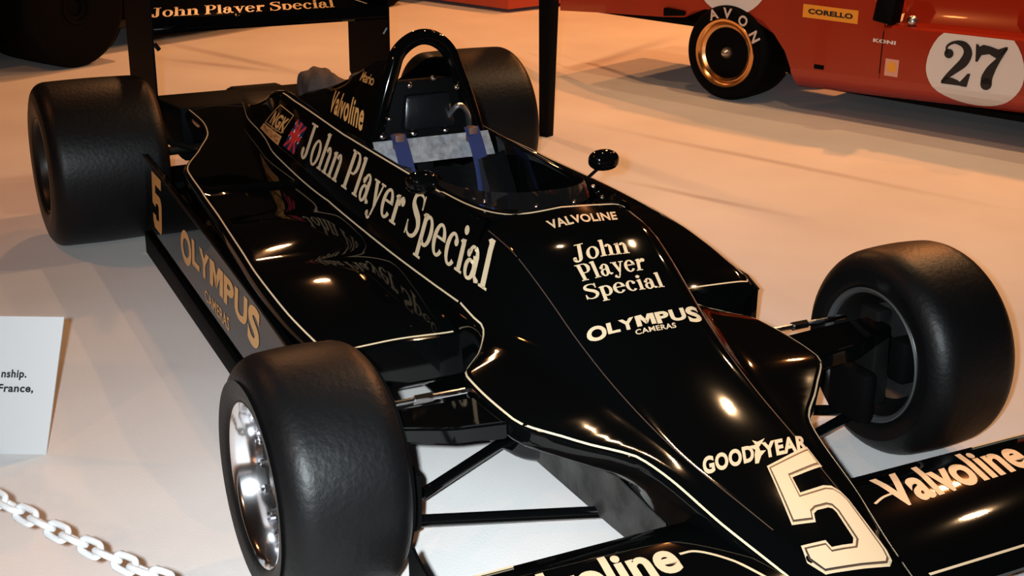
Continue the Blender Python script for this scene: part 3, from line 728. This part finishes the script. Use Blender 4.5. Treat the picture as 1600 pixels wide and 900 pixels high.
# front wing lettering
TW0=bvh_of([wings[0]]); TW1=bvh_of([wings[1]])
on('lettering',sans_text('Valvoline',.034,1.03),[(.6473,.232,.264),(.6256,.655,.264),(.4986,.690,.26),(.5201,.2687,.26)],TW1,(0,0,-1),wings[1],cuts=(14,8))
on('lettering',sans_text('Valvoline',.034,1.03),[(.660,-.738,.264),(.654,-.305,.264),(.545,-.285,.26),(.545,-.705,.26)],TW0,(0,0,-1),wings[0],cuts=(14,8))
# fairing beside the roll hoop
TF0=bvh_of([fsurf[0]])
on('lettering',sans_text('Valvoline',.026,1.08),[(-1.70,-.19,.672),(-1.39,-.200,.678),(-1.42,-.160,.755),(-1.775,-.15,.728)],TF0,(0,.86,-.5),fsurf[0],mt=lamplit,off=.0015)
on('lettering',sans_text('Mario',.008,.9),[(-1.578,-.124,.790),(-1.426,-.131,.800),(-1.454,-.115,.830),(-1.60,-.110,.822)],TF0,(0,.9,-.45),fsurf[0],mt=lamplit,off=.0015)
# spark plug sticker and flag
bq=[(-2.3289,-.2544,.4835),(-2.0202,-.2809,.489),(-1.8764,-.2529,.6259),(-2.0533,-.2542,.6279)]
def frame(t): return [[(0,0),(1,0),(1,t),(0,t)],[(0,1-t),(1,1-t),(1,1),(0,1)],[(0,t),(t,t),(t,1-t),(0,1-t)],[(1-t,t),(1,t),(1,1-t),(1-t,1-t)]]
sd('sticker_border',frame(.035),[(-2.25,-.258,.52),(-2.00,-.272,.535),(-1.90,-.2529,.620),(-2.0533,-.2542,.6279)],TB,SIDE,body,mt=lamplit)
on('lettering',sans_text('NGK',.04,1.05),[(-2.1718,-.2624,.5392),(-1.9791,-.2709,.5438),(-1.9351,-.2591,.599),(-2.0984,-.2583,.5957)],TB,SIDE,body,mt=lamplit)
pq=[(-2.3279,-.2549,.4813),(-2.0202,-.2809,.489),(-1.994,-.274,.5269),(-2.2657,-.257,.5146)]
sp_=sd('sticker',[[(0,0),(1,0),(1,1),(0,1)]],pq,TB,SIDE,body,mt=lamplit)
on('lettering',sans_text('SPARK PLUGS',.04),subq(pq,.06,.94,.2,.8),TB,SIDE,body,mt=mat('rust_ink',(.22,.05,.02),.5),off=.0012)
fl_=[(-1.9627,-.2797,.50),(-1.8435,-.28,.4983),(-1.7678,-.2544,.6073),(-1.859,-.2544,.6163)]
sd('flag',[[(0,0),(1,0),(1,1),(0,1)]],fl_,TB,SIDE,body,mt=bluev)
sd('flag_cross',[[(0,0),(.16,0),(1,.84),(1,1),(.84,1),(0,.16)],[(0,1),(0,.84),(.84,0),(1,0),(1,.16),(.16,1)],[(0,.36),(1,.36),(1,.64),(0,.64)],[(.34,0),(.66,0),(.66,1),(.34,1)]],fl_,TB,SIDE,body,mt=white,off=.0011)
sd('flag_cross',[[(0,.42),(1,.42),(1,.58),(0,.58)],[(.40,0),(.60,0),(.60,1),(.40,1)],[(0,0),(.08,0),(1,.92),(1,1),(.92,1),(0,.08)],[(0,1),(0,.92),(.92,0),(1,0),(1,.08),(.08,1)]],fl_,TB,SIDE,body,mt=redv,off=.0015)
# outer plate
TP=bvh_of([plate])
on('lettering',logo(),[(-1.8645,-.6868,.178),(-.8865,-.7049,.2069),(-.8466,-.7056,.3341),(-1.8443,-.6871,.2952)],TP,(0,1,0),plate,cuts=(14,3),mt=lamplit)
on('lettering',sans_text('CAMERAS',.02,1.08),[(-1.5276,-.693,.1374),(-1.2276,-.6985,.138),(-1.2155,-.6988,.1862),(-1.5343,-.6929,.1746)],TP,(0,1,0),plate,cuts=(8,2),mt=lamplit)
decal('number',poly_bm(five),[(-2.33,-.68,.152),(-2.185,-.681,.155),(-2.12,-.681,.378),(-2.29,-.68,.375)],TP,(0,1,0),lamplit,plate,cuts=(4,4))
# rear wing
TR_=bvh_of([rw])
on('lettering',flat_mesh(serif_text('John Player Special')),[(-2.952,-.4952,.8162),(-2.9423,.2689,.8138),(-3.0314,.2926,.8338),(-3.0509,-.469,.8373)],TR_,(0,0,-1),rw,cuts=(20,4),mt=lamplit)
stripe('pinstripe',[(-3.03,.31,.84),(-3.03,.37,.84),(-2.96,.42,.83)],TR_,(0,0,-1),.005,cream,rw)
# pinstripes on the bodywork
NX=sorted(nose)
def ne(x,k=3): return pchip(NX,[nose[q][k][0] for q in NX],x),pchip(NX,[nose[q][k][1] for q in NX],x)
for s in (-1,1):
    p=[]
    for k in range(60):
        x=-.32+(1.08+.32)*k/59; y,z=ne(x); p.append((x,s*(y-.009),z+.01))
    back=[(-2.95,.150),(-2.80,.185),(-2.6,.229),(-2.3,.262),(-2.2,.274),(-2.05,.290),(-1.45,.2985),(-1.0,.297),(-.60,.294),(-.45,.292)]
    bx=[b[0] for b in back]; by=[b[1] for b in back]
    pb=[(-2.95+2.5*k/60,s*(pchip(bx,by,-2.95+2.5*k/60)-.002),.45) for k in range(61)]
    stripe('pinstripe',[(-3.0,s*.10,.45),(-2.98,s*.135,.45)]+pb,TB,(0,0,-1),.0048,cream,body)
    stripe('pinstripe',[(-.44,s*.289,.44),(-.36,s*.288,.43)]+p,TB,(0,0,-1),.0048,cream,body)
    # round the cockpit opening
    q=[(x,s*y,.68) for x,y in ((-2.08,.236),(-1.95,.238),(-1.6,.232),(-1.2,.224),(-.85,.2155))]
    stripe('pinstripe',q,TB,(0,0,-1),.0046,cream,body)
    if s>0: stripe('pinstripe',[(-.445,.200,.7),(-.443,.1,.7),(-.437,0,.7)],TB,(0,0,-1),.0056,cream,body)
    q=catmull([(-.78,s*.2145,.68),(-.70,s*.210,.68),(-.60,s*.200,.68),(-.52,s*.180,.68),(-.47,s*.145,.68),(-.445,s*.09,.68),(-.437,0,.68)],6)
    if s<0: stripe('pinstripe',q,TB,(0,0,-1),.0056,cream,body)
    # pod outline
    tp_=TPOD if s<0 else TPOD1; X_=[-x for x in podx]
    q=[(-.462,s*(.64*k/8+.30*(1-k/8)),.45) for k in range(9)]+[(-.475,s*.650,.4)]
    stripe('pinstripe',q,tp_,(0,0,-1),.0046,cream,pods[0 if s<0 else 1])
    q=[(-x,s*(pchip(X_,ys,x)-.004),.5) for x in [.50+2.50*k/90 for k in range(91)]]
    stripe('pinstripe',q,tp_,(0,0,-1),.0046,cream,pods[0 if s<0 else 1])
    W_=wings[0 if s<0 else 1]; tw=TW0 if s<0 else TW1
    stripe('pinstripe',[(.845,s*.15,.3),(.845,s*.77,.3)],tw,(0,0,-1),.006,cream,W_)
    stripe('pinstripe',[(.492,s*.60,.3),(.492,s*.785,.3)],tw,(0,0,-1),.006,cream,W_)
    stripe('pinstripe',catmull([(.615,s*.205,.3),(.60,s*.24,.3),(.595,s*.27,.3)] if s>0 else [(.605,-.285,.3),(.61,-.25,.3),(.65,-.215,.3),(.72,-.18,.3),(.80,-.15,.3)],5),tw,(0,0,-1),.006,cream,W_)
    # ridge seam along the monocoque top
    stripe('seam',[(x,s*(ne(x,1)[0]+.002),.7) for x in [-.44+1.45*k/50 for k in range(51)]],TB,(0,0,-1),.0022,mat('seam_brown',(.05,.03,.022),.5) if s<0 else MATS['seam_brown'],body,off=.0004)
# ------------------------------------------------------------------ post
ps=hullobj('post',[(x*k,y*k,z) for z,k in ((0,.027),(1.45,.047)) for x in (-1,1) for y in (-1,1)],dull,None,bev=.003)
ps.location=(-3.50,1.590,0); ps.rotation_euler=(0,0,R(25))
ps['label']='slim black square post standing on the floor behind the cockpit'; ps['category']='post'
# ------------------------------------------------------------------ information board
ra=math.atan2(rt.y,rt.x)
sg=thing('information_board','white information board with black bold text leaning back at the left edge','sign',(-.914,-1.296,0),ra)
LEAN=R(12)
def lean(p): # board plane: x along the board (0 = right end), y up the board
    return (p[0],p[2]+math.sin(LEAN)*p[1],math.cos(LEAN)*p[1])
bw,bh,bt=.50,.375,.008
sx=.062
v=[(-bw,0,0),(0,0,0),(sx,bh,0),(-bw+sx,bh,0)]
vs=[lean(p) for p in v]+[lean((p[0],p[1],bt)) for p in v]
pan=mesh('panel',vs,[(0,1,2,3),(4,5,6,7),(0,1,5,4),(1,2,6,5),(2,3,7,6),(3,0,4,7)],board,sg,False)
hullobj('strut',[lean((-.35,.30,bt)),lean((-.31,.30,bt)),lean((-.35,.28,bt)),(-.35,.17,0),(-.31,.17,0),(-.33,.18,0)],board,sg)
def sign_text(s,x0,x1,y,h):
    bm=sans_text(s,.030,1.08)
    for q in bm.verts:
        a,b=q.co.x,q.co.y
        yy=y+b*h; q.co=Vector(lean((x0+(x1-x0)*a+sx*yy/bh,yy,-.002)))
    me=bpy.data.meshes.new('lettering'); bm.to_mesh(me); bm.free(); link('lettering',me,ink,pan,False)
sign_text('nship.',-.146,-.079,.2115,.0215)
sign_text('France,',-.150,-.056,.172,.0215)
# ------------------------------------------------------------------ plastic chain
ch=thing('barrier_chain','white plastic link chain sagging low over the floor at the bottom left','chain',(0,-1.385,0))
co=Vector(ch.location)
A_=Vector((-1.20,-1.999,.0)); B_=Vector((1.20,-.772,.0))
def chp(t):
    p=A_.lerp(B_,t); p.z=.272+.90*(t-.50)**2; return p
for p in (A_,B_):
    q=hullobj('stanchion',[(.012*math.cos(a*math.pi/4),.012*math.sin(a*math.pi/4),z) for a in range(8) for z in (.02,.54)],plastic,ch); q.location=p-co
    q=hullobj('stanchion_foot',[(r*math.cos(a*math.pi/8),r*math.sin(a*math.pi/8),z) for a in range(16) for r,z in ((.12,0),(.11,.02),(.03,.03))],plastic,ch); q.location=p-co
pitch=.052
def linkmesh():
    bm=bmesh.new(); L,W_=.0265,.0142; pts=[]
    for k in range(20):
        a=2*math.pi*k/20; x=(L if math.cos(a)>0 else -L)*(1 if abs(math.cos(a))>1e-6 else 0)*.62+W_*math.cos(a); pts.append((x,W_*math.sin(a),0))
    add_tube(bm,pts,.0072,8,True)
    bmesh.ops.recalc_face_normals(bm,faces=bm.faces)
    me=bpy.data.meshes.new('chain_link'); bm.to_mesh(me); bm.free()
    for f in me.polygons: f.use_smooth=True
    me.materials.append(plastic); return me
lm=linkmesh(); Ltot=(B_-A_).length; nl=int(Ltot/pitch)
for i in range(nl):
    t=(i+.5)/nl; p=chp(t); q=chp(t+.002); d=(q-p).normalized()
    o=bpy.data.objects.new('chain_link',lm); COL.objects.link(o); o.parent=ch
    base=d.to_track_quat('X','Z').to_matrix().to_4x4()
    tw=R(52 if i%2 else -34)+R(random.uniform(-10,10))
    M=Matrix.Translation(p-co)@base@Matrix.Rotation(tw,4,'X'); o.matrix_local=M
# ------------------------------------------------------------------ red car
TH=.3733; GR=Vector((-3.70,3.0,0))
red=thing('racing_car','bright red racing car carrying number 27 in a white roundel, behind to the right','racing car',GR,TH)
def ro(o): return o
prof=[(-1.05,.40),(-.62,.425),(-.47,.44),(-.415,.485),(-.33,.508),(-.05,.512),(.06,.485),(.14,.42),(.22,.33),(.262,.25),(.275,.130),(1.0,.155),(1.7,.185),(2.3,.21)]
topn=[(2.3,.62),(1.6,.553),(1.2,.545),(.84,.537),(.80,.56),(.74,.64),(.60,.70),(.2,.72),(-.2,.70),(-.6,.62),(-1.05,.50)]
# side skin, split into panels, with an undercut sill
def skin(name,poly,t0,mt,parent,th=.02,lab=None):
    bm=bmesh.new(); v=[bm.verts.new((s,t0(s,z) if callable(t0) else t0,z)) for s,z in poly]; f=bm.faces.new(v)
    bmesh.ops.triangulate(bm,faces=[f])
    r=bmesh.ops.extrude_face_region(bm,geom=list(bm.faces)); bmesh.ops.translate(bm,vec=(0,th,0),verts=[x for x in r['geom'] if isinstance(x,bmesh.types.BMVert)])
    return frombm(name,bm,mt,parent,False,label=lab)
front=[(-1.05,.40),(-.62,.425),(-.47,.44),(-.415,.480),(-.33,.503),(-.05,.507),(.06,.485),(.14,.42),(.22,.33),(.262,.245),(.80,.262),(.80,.56),(.74,.66),(.60,.72),(.2,.74),(-.2,.71),(-.6,.62),(-1.05,.50)]
rs_=skin('front_wing_panel',front,0.0,redp,red)
rs_.name='front_panel'
pod_=skin('side_pod',[(.803,.262),(2.4,.32),(2.4,.60),(1.6,.553),(1.2,.545),(.86,.537),(.803,.525)],0.0,redp,red)
# rounded shoulder on the pod and the surface behind it
vs=[];fs=[]
ss=[.80,1.2,1.6,2.4]; zz=[.533,.545,.553,.60]
for s,z in zip(ss,zz):
    vs+=[(s,0,z-.008),(s,.004,z+.003),(s,.014,z+.010),(s,.03,z+.013),(s,.16,z+.010),(s,.20,z+.012),(s,.24,z+.10),(s,.26,z+.30)]
for i in range(3):
    for j in range(7): fs.append((i*8+j,i*8+j+1,(i+1)*8+j+1,(i+1)*8+j))
mesh('shoulder',vs,fs,redp,red,sharp=50)
vs=[];fs=[]
ss=[.262,.80,1.4,2.4]; za=[.245,.262,.283,.32]; zb_=[.130,.150,.178,.215]
for s,a,b in zip(ss,za,zb_): vs+=[(s,0,a),(s,.012,a-.03),(s,.045,(a+b)/2-.01),(s,.10,b),(s,.6,b-.01)]
for i in range(3):
    for j in range(4): fs.append((i*5+j,i*5+j+1,(i+1)*5+j+1,(i+1)*5+j))
sill=mesh('sill',vs,fs,redd,red,sharp=60)
bvred=BVHTree.FromPolygons([v.co for v in sill.data.vertices],[list(p.vertices) for p in sill.data.polygons])
# bonnet, far side and the floor pan so that the car is closed
vs=[];fs=[]
tp=[(-1.05,.50),(-.6,.62),(-.2,.71),(.2,.74),(.60,.72),(.74,.66),(.80,.56)]
for s,z in tp: vs+=[(s,0,z),(s,.03,z+.014),(s,.5,z+.04),(s,1.0,z+.014),(s,1.03,z)]
for i in range(len(tp)-1):
    for j in range(4): fs.append((i*5+j,i*5+j+1,(i+1)*5+j+1,(i+1)*5+j))
mesh('bonnet',vs,fs,redp,red,sharp=60)
box('wheel_arch_liner',(-.05,.47,.33),(.75,.02,.36),dull,red)
box('floor_pan',(1.3,.75,.14),(2.1,1.2,.03),dull,red)
box('floor_pan',(-.7,.5,.40),(.9,.9,.03),dull,red)
skin('nose_edge',[(-1.6,.33),(-1.05,.40),(-1.05,.50),(-1.6,.42)],lambda s,z:(-1.05-s)*.4,redp,red)
box('rear_body',(1.9,.70,.50),(1.0,1.0,.40),redp,red,bev=.05)
# cockpit side: dark opening framed in red
box('cockpit_screen',(1.20,.30,.72),(.46,.02,.27),glassm,red,bev=.004,label='dark cockpit side screen')
box('cockpit_interior',(1.20,.36,.70),(.50,.04,.32),dull,red,bev=.004)
box('cockpit_screen',(1.68,.30,.74),(.36,.02,.27),glassm,red,bev=.004)
box('cockpit_interior',(1.70,.36,.72),(.44,.04,.34),dull,red,bev=.004)
hullobj('air_duct',[(.735,-.02,.565),(.84,-.01,.548),(.735,.10,.565),(.84,.10,.548),(.76,-.02,.74),(.86,.0,.74),(.76,.10,.74),(.86,.10,.74)],dull,red,bev=.008)
hullobj('brake_scoop',[(-.60,-.03,.485),(-.60,.03,.485),(-.60,-.03,.435),(-.60,.03,.435),(-.46,-.02,.478),(-.46,.03,.478),(-.46,-.02,.452),(-.46,.03,.452)],dull,red,bev=.006)
bm=bmesh.new(); bmesh.ops.create_uvsphere(bm,u_segments=14,v_segments=8,radius=.03,matrix=Matrix.Translation((.93,.05,.575))); frombm('filler_cap',bm,steel,red)
box('vent',(.44,-.002,.275),(.06,.006,.024),dull,red,bev=.002)
box('panel_catch',(.80,-.001,.40),(.004,.003,.22),dull,red,bev=0)
# wheel
def other_wheel(parent,s,t,R_,w,rr,rimmat,letters=False,tm=None,cone=True):
    o=lathe('wheel',[(rr,-w/2+.0),(rr+.004,-w/2-.004),(rr+.001,-w/2-.008),(rr-.012,-w/2-.006),(rr-.020,-w/2+.004),(rr-.024,-w/2+.012),(rr-.030,-w/2+.010),(rr-.046,-w/2+.020),(rr-.052,-w/2+.06),(rr-.052,w/2),(rr,w/2)],rimmat,parent,closed=True,seg=56)
    o.location=(s,t,R_)
    ty=lathe('tyre',tyre_prof(R_,w,.05,rr),tm or rubber2,o,seg=72,closed=True,sharp=60)
    lathe('wheel_disc',[(rr-.05,-w/2+.055),(.09,-w/2+.045),(.05,-w/2+.03),(.0005,-w/2+.03)],dull,o,seg=32)
    if cone: lathe('hub_cone',[(.034,-w/2+.03),(.030,-w/2+.01),(.012,-w/2-.015),(.0005,-w/2-.017)],steel,o,seg=16)
    if letters:
        for k,c in enumerate('AVON'):
            bm=sans_text(c,.03); wd={'A':.062,'V':.060,'O':.060,'N':.058}[c]
            a=R([112,88,60,31][k])
            for v in bm.verts:
                x=(v.co.x-.5)*wd; r=rr+.010+v.co.y*.058
                v.co=Vector((r*math.cos(a)+x*math.sin(a), -w/2-.0095-.002*math.sin(math.pi*min(1,max(0,(r-rr)/(R_-rr)))), r*math.sin(a)-x*math.cos(a)))
            me=bpy.data.meshes.new('lettering'); bm.to_mesh(me); bm.free(); link('lettering',me,tread_white,ty,False)
    return o
other_wheel(red,-.155,.125,.275,.31,.192,goldrim,True)
other_wheel(red,-.155,.95,.265,.25,.190,goldrim)
# stickers
def flat(name,polys_bm,s0,s1,z0,z1,mt,t=-.0012,parent=red,slope=0,curve=None):
    for v in polys_bm.verts:
        a,b=v.co.x,v.co.y; s=s0+(s1-s0)*a; z=z0+(z1-z0)*b+slope*(s-s0)
        tt=t
        if z<.262+.0363*(s-.803)-.001:
            h=bvred.ray_cast(Vector((s,-.3,z)),Vector((0,1,0)))
            if h[0] is not None: tt=h[0].y+t-.002
        v.co=Vector((s,tt,z))
    me=bpy.data.meshes.new(name); polys_bm.to_mesh(me); polys_bm.free(); return link(name,me,mt,parent,False)
st=flat('sticker',flat_mesh([[(0,0),(1,0),(1,1),(0,1)]]),.312,.645,.532,.603,yellow,slope=.0)
st['label']='orange-yellow rectangular sticker'
flat('lettering',sans_text('CORELLO',.05,1.05),.345,.615,.556,.582,ink,t=-.002,parent=st)
flat('lettering',sans_text('KONI',.05,1.1),.745,.875,.452,.470,white,parent=rs_)
sh=flat('sticker',flat_mesh([[(0,0),(1,0),(1,1),(0,1)]]),.828,.905,.285,.375,mat('pale_sticker',(.72,.35,.25),.4)); sh['label']='small pale square sticker with yellow shell'
fan=[(.5+.42*math.cos(R(a))*(1+.06*math.cos(R(a*12))),.42+.44*math.sin(R(a))*(1+.06*math.cos(R(a*12)))) for a in range(-30,211,6)]+[(.36,.10),(.64,.10)]
flat('emblem',flat_mesh([fan]),.835,.898,.30,.372,mat('emblem_yellow',(.85,.36,.04),.4),t=-.002,parent=sh)
def roundel(cx,cz,r,name='roundel',cut=None,low=None):
    bm=bmesh.new(); n=40
    pts=[]
    for k in range(n):
        a=2*math.pi*k/n; s=cx+r*math.cos(a); z=cz+r*math.sin(a)
        if cut and z>cut(s): z=cut(s)
        if low and z<cz: z=cz+(z-cz)*low
        pts.append((s,z))
    v=[bm.verts.new((a,b,0)) for a,b in pts]; bm.faces.new(v)
    for ax in (0,1):
        for k in range(1,16):
            p=Vector((0,0,0)); p[ax]=(cx,cz)[ax]-r+2*r*k/16; no=Vector((0,0,0)); no[ax]=1
            bmesh.ops.bisect_plane(bm,geom=list(bm.verts)+list(bm.edges)+list(bm.faces),plane_co=p,plane_no=no)
    bmesh.ops.remove_doubles(bm,verts=bm.verts,dist=1e-5)
    for dz in (.004,-.004): bmesh.ops.bisect_plane(bm,geom=list(bm.verts)+list(bm.edges)+list(bm.faces),plane_co=(.803,.262+dz,0),plane_no=Vector((-.0363,1,0)).normalized())
    return flat(name,bm,0,1,0,1,white,t=-.0035)
rd1=roundel(1.315,.37,.258,cut=lambda s:.541+.018*(s-.84),low=.70)
roundel(-.16,.75,.262,cut=lambda s:.705)
# numerals 2 7, fat bracketed style
def numeral(c):
    if c=='2':
        f=stroke([(.12,.70),(.10,.86),(.30,.97),(.56,.93),(.68,.76),(.60,.55),(.40,.36),(.20,.18),(.06,.03)],[.06,.06,.07,.16,.24,.24,.18,.12,.06],6)
        f+=disc(.17,.70,.13,.11)+[[(.04,.0),(.14,.16),(.34,.16),(.50,.12),(.58,.08),(.60,.0)]]+[[(.60,-.01),(.76,-.01),(.82,.30),(.74,.30),(.56,.09)]]
        return f
    f=[[(.06,.60),(.12,.60),(.20,.76),(.40,.80),(.60,.72),(.86,.93),(.86,1.0),(.80,1.0),(.62,.93),(.40,.98),(.22,1.0),(.12,.95),(.08,1.0),(.02,1.0)]]
    f+=stroke([(.84,.97),(.66,.70),(.50,.46),(.42,.26),(.42,.12)],[.06,.12,.24,.30,.30],6)+disc(.42,.12,.155,.14)
    return f
flat('numeral',flat_mesh(numeral('2')),1.140,1.335,.290,.512,ink,t=-.0060,parent=rd1,slope=.02)
flat('numeral',flat_mesh(numeral('7')),1.305,1.500,.292,.512,ink,t=-.0060,parent=rd1,slope=.03)
# ------------------------------------------------------------------ far cars, cut off by the frame
def far_body(root,L,W_,z0,z1,mt):
    VS=[];FS=[];prof=[(0,0,.7),(.15,.35,.85),(.5,.8,1),(.8,1,.9),(1,.7,.75)]
    for u,h,wd in prof:
        x=L*(u-.5); VS+=[(x,-W_/2*wd,z0),(x,-W_/2*wd,z0+(z1-z0)*(.3+.4*h)),(x,-W_/3*wd,z0+(z1-z0)*(.3+.7*h)),(x,W_/3*wd,z0+(z1-z0)*(.3+.7*h)),(x,W_/2*wd,z0+(z1-z0)*(.3+.4*h)),(x,W_/2*wd,z0)]
    n=6
    for i in range(len(prof)-1):
        for j in range(n): FS.append((i*n+j,i*n+(j+1)%n,(i+1)*n+(j+1)%n,(i+1)*n+j))
    FS+=[tuple(range(n)),tuple(4*n+j for j in range(n))]
    return mesh('body',VS,FS,mt,root,sharp=50)
bk=thing('racing_car','black racing car at the top left, only its big rear tyre in view','racing car',(-7.45,.62,0),math.atan2(2.62,-1.35))
far_body(bk,4.2,.9,.16,.62,paint)
other_wheel(bk,-1.37,0,.375,.60,.10,rubber2,cone=False).location=(-1.33,-.36,.375)
other_wheel(bk,1.40,0,.33,.40,.10,rubber2,cone=False).location=(1.80,-.30,.33)
other_wheel(bk,-1.37,0,.36,.50,.18,darkmetal).location=(-1.36,1.2,.36)
other_wheel(bk,1.40,0,.30,.36,.18,darkmetal).location=(1.42,1.2,.30)
hullobj('rear_wing',[(-1.9,-.4,.75),(-1.9,1.3,.75),(-1.5,-.4,.70),(-1.5,1.3,.70),(-1.9,-.4,.78),(-1.9,1.3,.78)],paint,bk)
r3=thing('racing_car','dark red car low in the distance at the top centre, left of the post','racing car',(-8.0,3.72,0),R(22))
VS=[];FS=[]
for (x,y) in ((-.95,-.85),(.55,-.78),(.62,-.35),(.75,1.2),(-1.0,1.2)):
    VS+=[(x,y,.03),(x,y*1.0,.30),(x*.96,y*.96,.42)]
n=5
for i in range(n):
    a=3*i;b=3*((i+1)%n); FS+=[(a,b,b+1,a+1),(a+1,b+1,b+2,a+2)]
FS.append(tuple(3*i+2 for i in range(n))); FS.append(tuple(3*i for i in range(n)))
mesh('body',VS,FS,redd,r3,sharp=40)
for (x,y) in ((-.5,1.28),(.6,1.28)): other_wheel(r3,x,y,.3,.2,.18,darkmetal)
hullobj('engine_cover',[(-.7,.0,.42),(.5,.0,.42),(-.7,.9,.42),(.5,.9,.42),(-.5,.2,.75),(.1,.2,.7),(-.5,.7,.75),(.1,.7,.7)],redd,r3,bev=.03)
